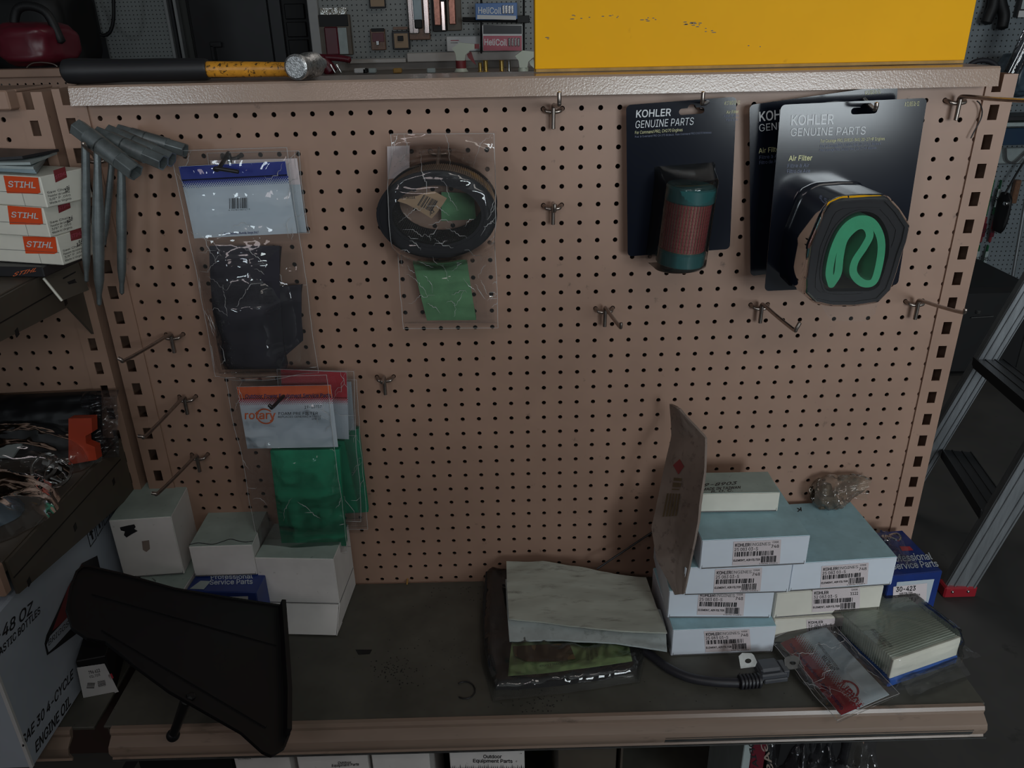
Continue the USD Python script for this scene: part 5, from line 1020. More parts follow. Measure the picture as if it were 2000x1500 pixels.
for p in ([(168, 1038), (181, 1017), (188, 1052), (176, 1069)], [(183, 1014), (195, 995), (201, 1030), (190, 1049)], [(197, 992), (209, 975), (214, 1010), (203, 1028)]):
    P_ = Polygon([fs.uv(*q_) for q_ in p]); ic.append(fs.W(flat(P_.difference(P_.buffer(-0.0014)), c)))
    ce_ = P_.centroid; ic.append(fs.W(flat(unary_union([sbox(ce_.x-0.002, ce_.y-0.009, ce_.x+0.002, ce_.y+0.002), Polygon([(ce_.x-0.006, ce_.y+0.001), (ce_.x+0.006, ce_.y+0.001), (ce_.x, ce_.y+0.010)])]), c)))
t.part('handling_symbols', join(*ic), M['ink'], kind='stuff')
k = Carton('small_box', 'small black box with a white barcode label beside the oil carton', ZS+0.066, (147, 1292), (206, 1281), 0.066, depth=0.07, m='dark', mfront='dark', flap=None)
lb = k.put('white_label', patch(k.front, [(150, 1304), (204, 1296), (232, 1351), (200, 1362), (163, 1364)], 0.0006), 'paperwhite')
k.put('label_lettering', [text(k.front, '796 612', (174, 1317), (196, 1312), (172, 1311), True, 0.0010), text(k.front, 'FILTER', (176, 1325), (196, 1320), (175, 1320), False, 0.0010)], 'ink', lb)
k.put('barcode', bars(k.front, (169, 1344), (171, 1333), (184, 1344), 10, 3, 0.0010), 'ink', lb)
k.put('barcode', bars(k.front, (192, 1342), (190, 1330), (207, 1339), 10, 4, 0.0010), 'ink', lb)
k.put('red_mark', patch(k.front, [(211, 1318), (218, 1315), (222, 1324), (215, 1328)], 0.0006), 'redink')
# ------------------------------------------------------------------ on top of the rack: hammer and yellow panel
ZT = 1.3606
gA, gB = Y(122, 137, 0.005), Y(405, 132, 0.004)
t = Thing('hammer', 'hammer with a black rubber grip and yellow handle lying on the top rail', 'hammer', base((gB[0], gB[1], ZT)))
rg = 0.0150; z0 = ZT+rg+0.0004
gA, gB = np.array((gA[0], 0.006, z0)), np.array((gB[0], 0.006, z0-0.001)); hB = Y(556, 133, 0.0); hB = np.array((hB[0], 0.004, z0-0.003))
def oval(m): m.vertices[:, 1] *= 0.86; return m
t.part('grip', between(lathe([(0, 0), (0.010, 0.0005), (0.0145, 0.004), (0.0158, 0.012), (0.0155, 0.03), (0.0138, 0.08), (0.0142, 0.13), (0.0135, np.linalg.norm(gB-gA)-0.004), (0.0125, np.linalg.norm(gB-gA)), (0, np.linalg.norm(gB-gA))], 28), gA, gB), M['grip'], smooth=40)
n_ = np.linalg.norm(hB-gB)
t.part('handle', between(lathe([(0, -0.004), (0.0098, -0.004), (0.0095, n_*0.5), (0.0088, n_), (0.0105, n_+0.006), (0, n_+0.006)], 24), gB, hB), M['fibreglass'], smooth=40)
hc = Y(577, 137, -0.046); f0 = np.array((hc[0], -0.046, ZT+0.0165)); b0 = f0+(0.016, 0.085, 0.001)
head = between(lathe([(0, 0), (0.0125, 0), (0.0150, 0.0018), (0.0152, 0.008), (0.0142, 0.014), (0.0125, 0.020), (0.0125, 0.030), (0.0155, 0.036), (0.0155, 0.058), (0.012, 0.064), (0.0085, 0.076), (0.0075, 0.085), (0.004, 0.088), (0, 0.0885)], 32), f0, b0)
t.part('head', head, M['hammer'], smooth=35)
pn = [Y(1045, 141, 0.045), Y(1880, 129, 0.045)]
yx0, yx1 = pn[0][0], pn[1][0]
t = Thing('yellow_panel', 'large plain yellow plastic panel standing on the right half of the top rail', 'panel', base(((yx0+yx1)/2, 0.045, ZT)))
t.part('panel', bx(yx0, yx1, 0.043, 0.050, ZT+0.004, ZT+0.30, 0.001), M['yellow'])
t.part('cardboard_backing', bx(yx0-0.001, yx1+0.001, 0.0505, 0.054, ZT+0.0005, ZT+0.298), M['tanedge'])
t.part('bottom_edge', bx(yx0+0.001, yx1-0.001, 0.0425, 0.0505, ZT+0.0003, ZT+0.0045, 0.0005), M['tanedge'])
r5 = np.random.default_rng(5); sm = []
for (cx, cy, n) in [(1130, 33, 5), (1200, 32, 5), (1280, 38, 6), (1355, 46, 12), (1395, 60, 4), (1075, 75, 2), (1460, 90, 2)]:
    for i in range(n):
        p = Y(cx+r5.normal(0, 13), cy+r5.normal(0, 2.5), 0.0428); w = r5.uniform(0.0006, 0.0035); sm.append(flat(Point(0, 0).buffer(1, quad_segs=2)).apply_transform(np.array([[w, 0, 0, p[0]], [0, 0, -1, 0.0428], [0, 0.0006, 0, p[2]], [0, 0, 0, 1.0]])))
t.part('scuff_marks', join(*sm), M['brownprint'], kind='stuff')
# black tape loop standing behind the right end
lp = [Y(1923+30*math.cos(a), 138-20*math.sin(a), 0.07) for a in np.linspace(0.05, math.pi-0.05, 20)]
t = Thing('black_hoop', 'black rubber hoop rising just behind the right end of the top rail', 'hoop', base(Y(1920, 133, 0.07)))
t.part('hoop', tube([(p[0], 0.075, p[2]) for p in lp], 0.0035, 8), M['rubber'], smooth=50)

# ------------------------------------------------------------------ rack and goods behind, at the left
t = Thing('gondola_rack', 'beige rack standing farther back, seen above the left rack', 'shelving rack', base((-1.7, 1.59, 0)))
e0_ = Y(122, 138, 1.565)[0]
t.part('top_rail', [bx(-2.6, e0_, 1.565, 1.59, 1.302, 1.326, 0.002), bx(-2.6, e0_, 1.59, 1.66, 1.3235, 1.326)], M['beige'])
t.part('pegboard_panel', pegsheet(-2.3, e0_+0.02, 0.9, 1.31, range(0, 38), range(0, 15), lambda c_: e0_-0.012-0.0254*c_, lambda r_: 1.281-0.0254*r_, y0=1.59, seg=8), M['beige'])
def blob(x0, x1, y0, y1, z0, z1, seed, n=0.12):
    m = trimesh.creation.icosphere(3); v = m.vertices; v = np.sign(v)*np.abs(v)**0.62; d = 1+n*2*fbm(m.vertices*2.2, 3, seed); v = v*d[:, None]
    m.vertices = np.c_[(x0+x1)/2+v[:, 0]*(x1-x0)/2, (y0+y1)/2+v[:, 1]*(y1-y0)/2, (z0+z1)/2+v[:, 2]*(z1-z0)/2]; return m
def pxbox(x0, y0, x1, y1, y, th, b=0.002):
    a, c_ = Y(x0, y1, y), Y(x1, y0, y); return bx(a[0], c_[0], y, y+th, a[2], c_[2], b)
t = Thing('red_machine', 'dark red power tool on the rack behind, at the upper left corner', 'power tool', base((-1.5, 1.62, 1.326)))
a = Y(-10, 135, 1.62); b = Y(92, 40, 1.62)
t.part('housing', blob(a[0], b[0], 1.60, 1.85, 1.327, b[2], 3), M['darkred'], smooth=True)
t.part('handle', tube(smoothpath([(a[0]+0.05, 1.68, 1.42), (a[0]+0.09, 1.68, 1.50), (a[0]+0.17, 1.68, 1.49), (a[0]+0.2, 1.68, 1.40)], 6), 0.014, 10), M['dark'], smooth=True)
t.part('wire_stand', tube(smoothpath([Y(*p, 1.59) for p in [(52, 133), (56, 128), (66, 123), (85, 122), (104, 125), (112, 130)]], 5), 0.0022, 6), M['steel'], smooth=True)
t = Thing('black_goods', 'black bagged goods hanging in the dark upper left corner', 'bagged goods', base((-2.3, 2.6, 1.4)))
a = Y(-10, 128, 2.7); b = Y(135, -30, 2.7)
t.part('bag_body', blob(a[0], b[0], 2.6, 2.95, a[2]-0.1, b[2]+0.1, 8, 0.2), M['dark'], smooth=True)
for q_ in ([(98, 32), (108, 52)], [(120, 98), (130, 116)]):
    p_, r_ = Y(*q_[0], 2.55), Y(*q_[1], 2.55); t.part('tan_tag', bx(p_[0], r_[0], 2.55, 2.56, r_[2], p_[2], 0.004), M['kraft'])
t = Thing('grey_cabinet', 'dark grey cabinet side left of the far pegboard', 'cabinet', base((-2.7, 4.5, 0)))
a, b = Y(122, 100, 4.45), Y(180, 100, 4.45)
t.part('cabinet_body', bx(a[0], b[0], 4.45, 4.68, 0.0, 1.405, 0.004), M['darkgrey'])
t.part('cabinet_top', bx(a[0], b[0]-0.02, 4.45, 4.68, 1.41, 2.2, 0.004), M['darkgrey'])
t = Thing('black_hose', 'black hose hanging in a loop before the far left pegboard', 'hose', base(Y(195, 70, 4.3)))
t.part('hose', tube(smoothpath([Y(*p, 4.3) for p in [(128, -40), (137, -5), (150, 22), (170, 48), (192, 65), (204, 69), (215, 62), (221, 42), (222, 15), (220, -40)]], 6), 0.011, 8), M['dark'], smooth=True)
t = Thing('pegboard_panel', 'far white pegboard panel above the hammer grip', 'pegboard', base((-2.7, 4.7, 0.8)))
a, b = Y(145, 60, 4.7), Y(332, 60, 4.7)
t.part('board', bx(a[0]-0.3, b[0], 4.70, 4.71, 0.6, 2.5), M['pegwhite'])
t = Thing('door_frame', 'pale metal frame edge right of the far white pegboard', 'frame', base((b[0]+0.03, 4.68, 0)))
for i_ in range(3): t.part('frame_strip', bx(b[0]+0.004+0.03*i_, b[0]+0.024+0.03*i_, 4.66+0.01*(i_ % 2), 4.72, 0, 2.6, 0.003), M['post'] if i_ != 1 else M['darkgrey'])
t = Thing('dark_cupboard', 'tall dark cupboard and doorway behind the middle of the hammer', 'cupboard', base((-1.7, 4.3, 0)))
a, b = Y(366, 60, 4.2), Y(600, 60, 4.2)
t.part('cupboard_body', bx(a[0], b[0]+0.1, 4.25, 4.7, 0, 2.4, 0.004), M['dark'])
m0, m1 = Y(528, 60, 4.2), Y(552, 60, 4.2)
t.part('door_stile', bx(m0[0], m1[0], 4.22, 4.25, 0, 2.4, 0.003), M['darkgrey'])
t.part('door_panel', bx(a[0]+0.02, m0[0]-0.01, 4.235, 4.25, 0.1, 2.3, 0.003), M['darkgrey'])
for zz_ in (1.33, 1.43, 1.53): t.part('drawer_front', bx(m1[0]+0.02, b[0]-0.01, 4.225, 4.25, zz_-0.045, zz_+0.04, 0.004), M['dark'])
h0, h1 = Y(410, 82, 4.2), Y(430, 118, 4.2)
t.part('white_handle', [bx(h0[0], h0[0]+0.02, 4.19, 4.235, h1[2], h0[2]-0.02, 0.003), bx(h0[0], h0[0]+0.07, 4.19, 4.21, h0[2]-0.03, h0[2], 0.003)], M['darkgrey'])

# ------------------------------------------------------------------ far workbench with pegboard in the middle
YB = 3.5
t = Thing('wall_post', 'pale post at the left end of the far workbench pegboard', 'post', base((-1.0, YB, 0)))
a, b = Y(606, 60, YB-0.02), Y(626, 60, YB-0.02)
t.part('post', bx(a[0], b[0], YB-0.03, YB+0.05, 0, 2.5, 0.004), M['post'])
t = Thing('pegboard_panel', 'far grey-white pegboard above the workbench, hung with small packs', 'pegboard', base((0, YB, 1.3)))
t.part('board', bx(b[0], 2.0, YB, YB+0.01, 1.0, 2.5), M['pegwhite'])
t = Thing('workbench', 'far workbench top with a greige backsplash under the pegboard', 'workbench', base((0, 3.2, 0)))
zz_ = [Y(850, p, YB)[2] for p in (110, 118, 134)]
zt_ = Y(850, 140, 3.15)[2]
t.part('bench_top', bx(b[0]-0.1, 2.0, 2.9, YB-0.02, zt_-0.04, zt_, 0.004), M['benchgrey'])
t.part('backsplash', bx(b[0], 2.0, YB-0.03, YB-0.005, zt_-0.01, zz_[1], 0.002), M['benchgrey'])
t.part('bright_strip', bx(Y(682, 115, YB)[0], Y(795, 115, YB)[0], YB-0.05, YB-0.032, zz_[1]-0.006, zz_[1]+0.016, 0.003), M['benchlight'])
t.part('rail', bx(Y(797, 110, YB)[0], Y(1020, 110, YB)[0], YB-0.06, YB-0.032, zz_[1]-0.004, Y(850, 102, YB)[2], 0.003), M['benchlight'])
t.part('legs', bx(-0.9, -0.8, 3.0, 3.1, 0, zt_-0.04), M['darkgrey']); t.part('legs', bx(1.8, 1.9, 3.0, 3.1, 0, zt_-0.04), M['darkgrey'])
def hang(name, label, cat, body, y=YB-0.03, th=0.02, m='packbrown', group=None):
    p = pxbox(*body, y, th, 0.003); c_ = p.bounds.mean(0); t = Thing(name, label, cat, base((c_[0], c_[1], p.bounds[0][2])), group=group)
    t.part('body', p, M[m]); return t
def addb(t, name, px, y, th, m, b=0.001): t.part(name, pxbox(*px, y, th, b), M[m])
t = hang('red_clamshell', 'dark red tool in a smoky clamshell at the left of the far pegboard', 'packaged tool', (628, 28, 682, 108), th=0.03, m='brownside')
addb(t, 'dark_header', (624, 28, 678, 52), YB-0.036, 0.008, 'dark'); addb(t, 'red_tool', (638, 52, 658, 108), YB-0.05, 0.03, 'darkred', 0.006); addb(t, 'clear_top', (626, 14, 676, 30), YB-0.034, 0.004, 'dirtyfilm'); addb(t, 'paper', (658, 54, 676, 106), YB-0.04, 0.006, 'greypaper')
t = Thing('red_pliers', 'dark red plier handles with bright jaws on the workbench', 'pliers', base(Y(640, 140, 3.2)))
yb_ = 3.15
t.part('red_grip', [tube(smoothpath([Y(*p, yb_) for p in [(612, 112), (640, 112), (668, 114), (684, 117)]], 4), 0.016, 10), tube(smoothpath([Y(*p, yb_) for p in [(628, 118), (640, 130), (648, 142)]], 4), 0.034, 10)], M['darkred'], smooth=True, label='dark red handles')
t.part('bright_jaw', [tube([Y(645, 126, yb_-0.05), Y(655, 142, yb_-0.05)], 0.006, 8), tube([Y(657, 126, yb_-0.05), Y(667, 142, yb_-0.05)], 0.006, 8)], M['chrome'], smooth=True)
t = hang('small_pack', 'small red and black carded part on the far pegboard', 'carded part', (726, 56, 751, 98), m='packbrown'); addb(t, 'red_card', (728, 64, 749, 82), YB-0.034, 0.004, 'darkred'); addb(t, 'metal_bit', (735, 80, 740, 88), YB-0.045, 0.01, 'chrome'); addb(t, 'black_header', (725, 55, 750, 62), YB-0.034, 0.004, 'dark')
t = hang('small_pack', 'tan carded part with a dark fitting, right of the small red pack', 'carded part', (768, 60, 799, 97), m='darkgrey'); addb(t, 'tan_card', (771, 65, 796, 94), YB-0.034, 0.005, 'packtan'); addb(t, 'dark_fitting', (777, 70, 787, 80), YB-0.045, 0.012, 'dark'); addb(t, 'label_top', (768, 52, 796, 58), YB-0.034, 0.004, 'packbrown')
t = hang('small_pack', 'tan carded part cut off by the top edge, above the small red pack', 'carded part', (722, -30, 750, 16), m='darkgrey'); addb(t, 'tan_card', (724, -28, 748, 13), YB-0.034, 0.005, 'packtan')
t = hang('wrapped_wrench', 'shiny wrapped wrench in silvery film hanging on the far pegboard', 'wrapped tool', (800, -40, 834, 78), m='packbrown', th=0.03)
for x_ in ((799, 803), (806, 812), (829, 834)): addb(t, 'film_edge', (x_[0], -40, x_[1], 66), YB-0.045, 0.012, 'chrome', 0.004)
addb(t, 'blue_glint', (808, -40, 820, 40), YB-0.05, 0.01, 'magpaper', 0.004); addb(t, 'dark_jaw', (810, 38, 824, 56), YB-0.055, 0.012, 'dark', 0.004)  # the glint on the film is drawn as a pale blue slab
t = hang('wrapped_chisel', 'reddish wrapped chisel right of the silvery wrapped wrench', 'wrapped tool', (846, -40, 868, 62), m='dark'); addb(t, 'chisel_bar', (849, -40, 857, 50), YB-0.05, 0.016, 'copper', 0.004); addb(t, 'film_edge', (863, 2, 868, 60), YB-0.045, 0.01, 'chrome', 0.003)
t = hang('wrapped_chisel', 'reddish wrapped chisel next to the blue thread-repair pack', 'wrapped tool', (874, -40, 898, 60), m='brownside'); addb(t, 'chisel_bar', (878, -40, 887, 48), YB-0.05, 0.016, 'copper', 0.004)
YR = YB-0.12
t = Thing('wire_rack', 'black wire rack holding the two thread-repair packs on the far pegboard', 'wire rack', base(Y(980, 100, YR)))
t.part('rails', [tube([Y(x, -20, YR), Y(x, 104, YR)], 0.006, 6) for x in (940, 1023)]+[tube([Y(904, y_, YR), Y(1034, y_+2, YR)], 0.008, 6) for y_ in (36, 40)]+[tube([Y(x, 30, YR), Y(x, 30, YB)], 0.005, 6) for x in (940, 1023)], M['dark'])
t.part('clip', pxbox(1010, 30, 1034, 45, YR-0.02, 0.03), M['dark'])
hf = Fr((0, YR-0.025, 0), (1, 0, 0), (0, 0, 1))
t = Thing('thread_repair_pack', 'blue HeliCoil thread-repair pack on the upper rail of the wire rack', 'pack', base(Y(970, 40, YR-0.02)))
b_ = t.part('body', pxbox(929, 5, 1010, 39, YR-0.024, 0.02), M['skyblue'])
t.part('white_band', patch(hf, [(932, 29), (1008, 31), (1008, 39), (932, 37)], 0.001), M['paperwhite'], parent=b_)
t.part('brand_lettering', text(hf, 'HeliCoil', (934, 26), (979, 27), (934, 14), True, 0.0015), M['whiteink'], parent=b_)
t.part('thread_coils', [pxbox(981+6*i, 10, 985+6*i, 27, YR-0.034, 0.01) for i in range(4)], M['chrome'], kind='stuff')
t = Thing('thread_repair_pack', 'pink HeliCoil thread-repair pack on the lower rail of the wire rack', 'pack', base(Y(980, 100, YR-0.02)))
b_ = t.part('body', pxbox(943, 48, 1020, 100, YR-0.024, 0.02), M['paperwhite'])
t.part('pink_print', patch(hf, [(944, 70), (1019, 70), (1019, 99), (944, 99)], 0.001), M['pink'], parent=b_)
t.part('dark_window', patch(hf, [(944, 49), (1019, 50), (1019, 66), (944, 66)], 0.001), M['darkgrey'], parent=b_)
t.part('brand_lettering', text(hf, 'HeliCoil', (946, 88), (990, 89), (946, 76), True, 0.0015), M['whiteink'], parent=b_)
t.part('thread_coils', [pxbox(993+6*i, 74, 997+6*i, 90, YR-0.034, 0.01) for i in range(4)], M['chrome'], kind='stuff')
t = hang('white_card', 'white printed card behind the spray bottle on the far workbench', 'card', (873, 70, 942, 101), m='paperwhite', th=0.01); addb(t, 'print_line', (880, 78, 896, 80), YB-0.031, 0.002, 'pink'); addb(t, 'print_line', (880, 83, 894, 84.5), YB-0.031, 0.002, 'greyink')
def spray(label, px, sc, colr, y=3.1):
    x, yb_ = px; t = Thing('spray_bottle', label, 'spray bottle', base(Y(x, 145, y))); f = lambda a, b: Y(x+a*sc, yb_+b*sc, y)
    fr = Fr((0, y, 0), (1, 0, 0), (0, 0, 1)); P_ = lambda pts: Polygon([fr.uv(x+a*sc, yb_+b*sc) for a, b in pts]).buffer(0.004).buffer(-0.004)
    t.part('trigger_head', fr.W(prism(P_([(-17, -36), (-2, -47), (27, -44), (27, -34), (20, -33), (10, -24), (8, -12), (-8, -12), (-10, -26)]), -0.025, 0.025)), M['spraywhite'])
    t.part('nozzle', fr.W(prism(P_([(26, -44), (36, -44), (36, -35), (26, -35)]), -0.012, 0.012)), M[colr])
    t.part('trigger', fr.W(prism(P_([(12, -24), (20, -30), (24, -18), (30, -3), (24, -8), (14, -18)]), -0.008, 0.008)), M[colr])
    nk = Y(x, yb_-12*sc, y); t.part('collar', between(lathe([(0, 0), (0.026*sc, 0), (0.026*sc, 0.036*sc), (0, 0.036*sc)], 20), nk-(0, 0, 0.036*sc), nk), M[colr], smooth=40)
    t.part('bottle', between(lathe([(0, 0), (0.05, 0), (0.05, 0.06), (0.026, 0.10), (0, 0.10)], 24), nk-(0, 0, 0.036*sc+0.10), nk-(0, 0, 0.036*sc)), M['spraywhite'], smooth=40)
spray('milky spray bottle with a red collar and trigger on the far workbench', (900, 130), 1.0, 'darkredink')
spray('pale spray bottle head half hidden by the yellow panel', (1022, 143), 0.95, 'spraywhite', 3.0)
for i_, (x_, m_, lab) in enumerate([(938, 'brass', 'leftmost brass socket adapter on the far workbench'), (949, 'brass', 'tall brass socket adapter right of the first one on the far workbench'), (980, 'brass', 'third brass socket adapter from the left on the far workbench'), (994, 'chrome', 'silver socket adapter at the right end of the row on the far workbench')]):
    p_ = Y(x_, 141, 3.05); s_ = 0.8 if i_ == 0 else 1.0
    t = Thing('socket_adapter', lab, 'socket', base(p_)); t.part('barrel', between(lathe([(0, 0), (0.017*s_, 0), (0.017*s_, 0.004), (0.011*s_, 0.007), (0.011*s_, 0.05*s_), (0.013*s_, 0.055*s_), (0, 0.055*s_)], 18), p_, p_+(0, 0, 0.06)), M[m_], smooth=35)
for x_, w_, m_, nm, lab in [(703, 22, 'paperwhite', 'paper_scrap', 'white scrap on the far workbench behind the hammer'), (713, 9, 'dark', 'bottle_cap', 'small black bottle cap on the far workbench'), (776, 16, 'tanedge', 'orange_tin', 'small orange tin on the far workbench'), (727, 14, 'greypaper', 'grey_tin', 'small grey tin on the far workbench'), (842, 16, 'greypaper', 'metal_washer', 'round grey washer stack on the far workbench')]:
    p_ = Y(x_, 143, 3.05); hw = w_/1533*4.0/2; t = Thing(nm, lab, 'small item', base(p_)); t.part('body', bx(p_[0]-hw, p_[0]+hw, 3.05, 3.09, p_[2], p_[2]+0.022, 0.004), M[m_])

# ------------------------------------------------------------------ goods on the grey pegboard at the right
YG = 3.1
t = Thing('pegboard_panel', 'far grey pegboard at the right edge, hung with goods', 'pegboard', base((2.9, YG, 0.5)))
t.part('board', bx(2.05, 4.2, YG, YG+0.01, 0.05, 2.5), M['peggrey'])
def hangr(name, label, cat, px, m, th=0.03, group=None, b=0.004):
    p = pxbox(*px, YG-0.035, th, b); c_ = p.bounds.mean(0); t = Thing(name, label, cat, base((c_[0], c_[1], p.bounds[0][2])), group=group); t.part('body', p, M[m]); return t
t = Thing('black_pliers', 'black-handled pliers hanging at the top right corner', 'pliers', base(Y(1955, 60, YG-0.05)))
t.part('handle', [tube(smoothpath([Y(*p, YG-0.06) for p in q_], 5), 0.026, 10) for q_ in ([(1952, -30), (1955, 5), (1961, 30), (1957, 55)], [(1945, -30), (1940, 10), (1932, 30), (1926, 45)])], M['dark'], smooth=True, label='black handles')
t.part('card', pxbox(1918, -30, 1952, 46, YG-0.03, 0.01), M['darkgrey'])
t = hangr('labelled_pack', 'white-labelled dark pack at the top right corner, right of the pliers', 'pack', (1985, -30, 2030, 34), 'darkgrey'); addb(t, 'white_label', (1988, 20, 2030, 34), YG-0.04, 0.004, 'paperwhite'); addb(t, 'white_tag', (1994, -10, 2030, 18), YG-0.04, 0.004, 'greypaper')
q_ = [Y(*p, YG-0.25) for p in [(2040, 40), (1992, 80), (1965, 130), (1962, 190), (2040, 190)]]
t = Thing('wrapped_goods', 'blue-grey goods in shiny film at the right edge behind the upright', 'wrapped goods', base(q_[3]))
a, b = Y(1962, 192, YG-0.3), Y(2045, 60, YG-0.3)
t.part('goods', blob(a[0]+0.02, b[0]+0.05, YG-0.3, YG-0.08, a[2], b[2]-0.1, 5, 0.25), M['bluegrey'], smooth=True)
t.part('clear_sleeve', tube([Y(1972, 150, YG-0.32), Y(2020, 50, YG-0.32)], 0.035, 12), M['smokefilm'], smooth=True)
for o_ in (0, 6): t.part('bright_edge', tube([Y(1969+o_, 145, YG-0.37), Y(2012+o_, 58, YG-0.37)], 0.0025, 6), M['chrome'], smooth=True)
t = Thing('shelf_ledge', 'blue metal shelf edge at the right behind the upright', 'shelf', base(Y(1985, 270, YG-0.2)))
t.part('blue_front', pxbox(1945, 249, 2060, 284, YG-0.24, 0.02), M['bluemetal']); t.part('board', pxbox(1945, 238, 2060, 248, YG-0.23, 0.2), M['greypaper']); t.part('dark_gap', pxbox(1945, 226, 2060, 237, YG-0.22, 0.18), M['darkgrey'])  # dark grey slab stands in for the dark stripe over the ledge
t = hangr('clear_cable_bag', 'clear bag with a coiled cable below the blue shelf edge', 'bagged cable', (1945, 288, 2050, 320), 'greypaper', 0.01); t.part('cable', tube(smoothpath([Y(*p, YG-0.06) for p in [(1964, 290), (1966, 312), (1980, 318), (1996, 305), (2012, 290)]], 5), 0.006, 8), M['darkgrey'], smooth=True); t.part('film', pxbox(1943, 286, 2052, 321, YG-0.07, 0.003), M['clear'])
def carded(label, px, top, grp, words):
    t = hangr('carded_pack', label, 'carded pack', px, 'greenpack' if top == 'g' else 'darkredink', 0.02, grp); x0, y0, x1, y1 = px; h = y1-y0
    addb(t, 'white_panel', (x0+1, y0+h*0.25, x1-1, y1-h*0.22), YG-0.038, 0.004, 'greypaper' if top == 'g' else 'darkred')
    f = Fr((0, YG-0.039, 0), (1, 0, 0), (0, 0, 1)); t.part('lettering', text(f, words, (x0+2, y0+h*0.62), (x1-2, y0+h*0.61), (x0+2, y0+h*0.48), True, 0.001), M['ink'])
for i_, (px, tp, g_, lab) in enumerate([((1927, 352, 1940, 420), 'g', 'green', 'upper green carded pack next to the right upright'), ((1941, 352, 1958, 420), 'g', 'green', 'upper green carded pack, one place out from the right upright'), ((1914, 424, 1930, 474), 'r', 'red', 'red carded pack next to the right upright'), ((1932, 424, 1948, 474), 'r', 'red', 'red carded pack, one place out from the right upright'), ((1902, 479, 1916, 528), 'g', 'green', 'lower green carded pack next to the right upright'), ((1919, 479, 1933, 528), 'g', 'green', 'lower green carded pack, one place out from the right upright'), ((1888, 532, 1904, 575), 'g', 'green', 'lowest green carded pack, barely showing beside the right upright')]):
    carded(lab, px, tp, None, 'R5' if i_ % 2 else 'C7')
t = Thing('black_holster', 'black pouch with a shiny clasp hanging right of the green packs', 'pouch', base(Y(1965, 455, YG-0.08)))
a, b = Y(1950, 456, YG-0.12), Y(1980, 378, YG-0.12)
t.part('pouch', blob(a[0], b[0], YG-0.14, YG-0.03, a[2], b[2], 6, 0.1), M['dark'], smooth=True); t.part('clasp', blob(Y(1961, 402, YG-0.16)[0], Y(1973, 394, YG-0.16)[0], YG-0.17, YG-0.14, Y(1961, 402, YG-0.16)[2], Y(1973, 394, YG-0.16)[2], 2), M['chrome'], smooth=True)
t.part('strap', tube([Y(1962, 380, YG-0.1), Y(1985, 340, YG-0.08), Y(2003, 310, YG-0.06)], 0.006, 6), M['dark'])
t = hangr('orange_pack', 'orange-brown pack at the right edge above the black pouch', 'pack', (1975, 352, 1997, 398), 'packbrown')
t = Thing('white_tube', 'thin pale tube slanting down at the right edge before the grey pegboard', 'tube', base(Y(1975, 560, YG-0.4)))
t.part('tube', tube([Y(2006, 372, YG-0.4), Y(1975, 558, YG-0.4)], 0.008, 10), M['alu'], smooth=True)
t = Thing('black_case', 'black case with a small bright latch on the floor behind the right upright', 'case', base((2.0, 1.9, 0)))
a, b = Y(1795, 700, 2.0), Y(2030, 575, 2.0)
t.part('case_body', bx(a[0], b[0], 2.0, 2.5, 0.0, b[2]+0.03, 0.02), M['dark']); t.part('latch', pxbox(1908, 607, 1917, 614, 1.985, 0.015), M['chrome']); t.part('bright_seam', tube([Y(1897, 621, 1.99), Y(1940, 618, 1.99)], 0.002, 6), M['chrome'])

# ------------------------------------------------------------------ aluminium stepladder at the right
t = Thing('stepladder', 'aluminium stepladder with dark treads and a red foot at the right edge', 'ladder', base((1.17, 0.6, 0)))
def rail_(p0, p1, w, d, ridges=True):
    z = unit(p1-p0); yv = unit(np.cross(z, (0.95, -0.3, 0.0)) if False else np.array([0.10, 0.85, 0])-z*(z@np.array([0.10, 0.85, 0]))); xv = np.cross(yv, z); L = np.linalg.norm(p1-p0)
    m = [bx(-w/2, w/2, -d/2, d/2, 0, L, 0.002)]
    if ridges: m += [bx(x-w*0.035, x+w*0.035, -d/2-0.003, -d/2+0.001, 0, L, 0.001) for x in (-w*0.44, -w*0.2, w*0.2, w*0.44)]
    m = join(*m); q = np.eye(4); q[:3, 0] = xv; q[:3, 1] = yv; q[:3, 2] = z; q[:3, 3] = p0; m.apply_transform(q); return m
B0 = (Z(1836, 1156, 0)+Z(1895, 1159, 0))/2+(0, 0, 0.02); B1 = Y(2000, 928, 0.555); B1 = B0+(B1-B0)*2.2
A0 = Y(1790, 925, 0.98); A1 = Y(1990, 592, 0.94); A0 = A0+(A1-A0)*(-0.35); A1 = A0+(A1-A0)*1.8
t.part('front_rail', rail_(B0, B1, 0.076, 0.026), M['alu']); t.part('rear_rail', rail_(A0, A1, 0.056, 0.026), M['alu'])
for pa, pb, yb2 in (((1868, 880), (1950, 1000), 0.57), ((1930, 700), (2060, 805), 0.54)):
    a, b = Y(*pa, 0.95), Y(*pb, yb2); d_ = unit(b-a); 
    s_ = np.cross(d_, (0, 0, 1.0)); s_ = unit(s_); q = np.eye(4); q[:3, 0] = d_; q[:3, 1] = unit(np.cross((0, 0, 1.0), d_)); q[:3, 2] = np.cross(q[:3, 0], q[:3, 1]); q[:3, 3] = a
    L = np.linalg.norm(b-a); m = join(bx(0, L, -0.04, 0.04, -0.028, 0.0, 0.002), *[bx(0, L, y_-0.0012, y_+0.0012, -0.001, 0.0022) for y_ in (-0.039, -0.012, 0.015, 0.039)]); m.apply_transform(q); t.part('tread', m, M['darkalu'])
fp_ = B0.copy(); t.part('rubber_foot', bx(fp_[0]-0.044, fp_[0]+0.044, fp_[1]-0.022, fp_[1]+0.02, 0.0, 0.034, 0.004), M['redfoot'])
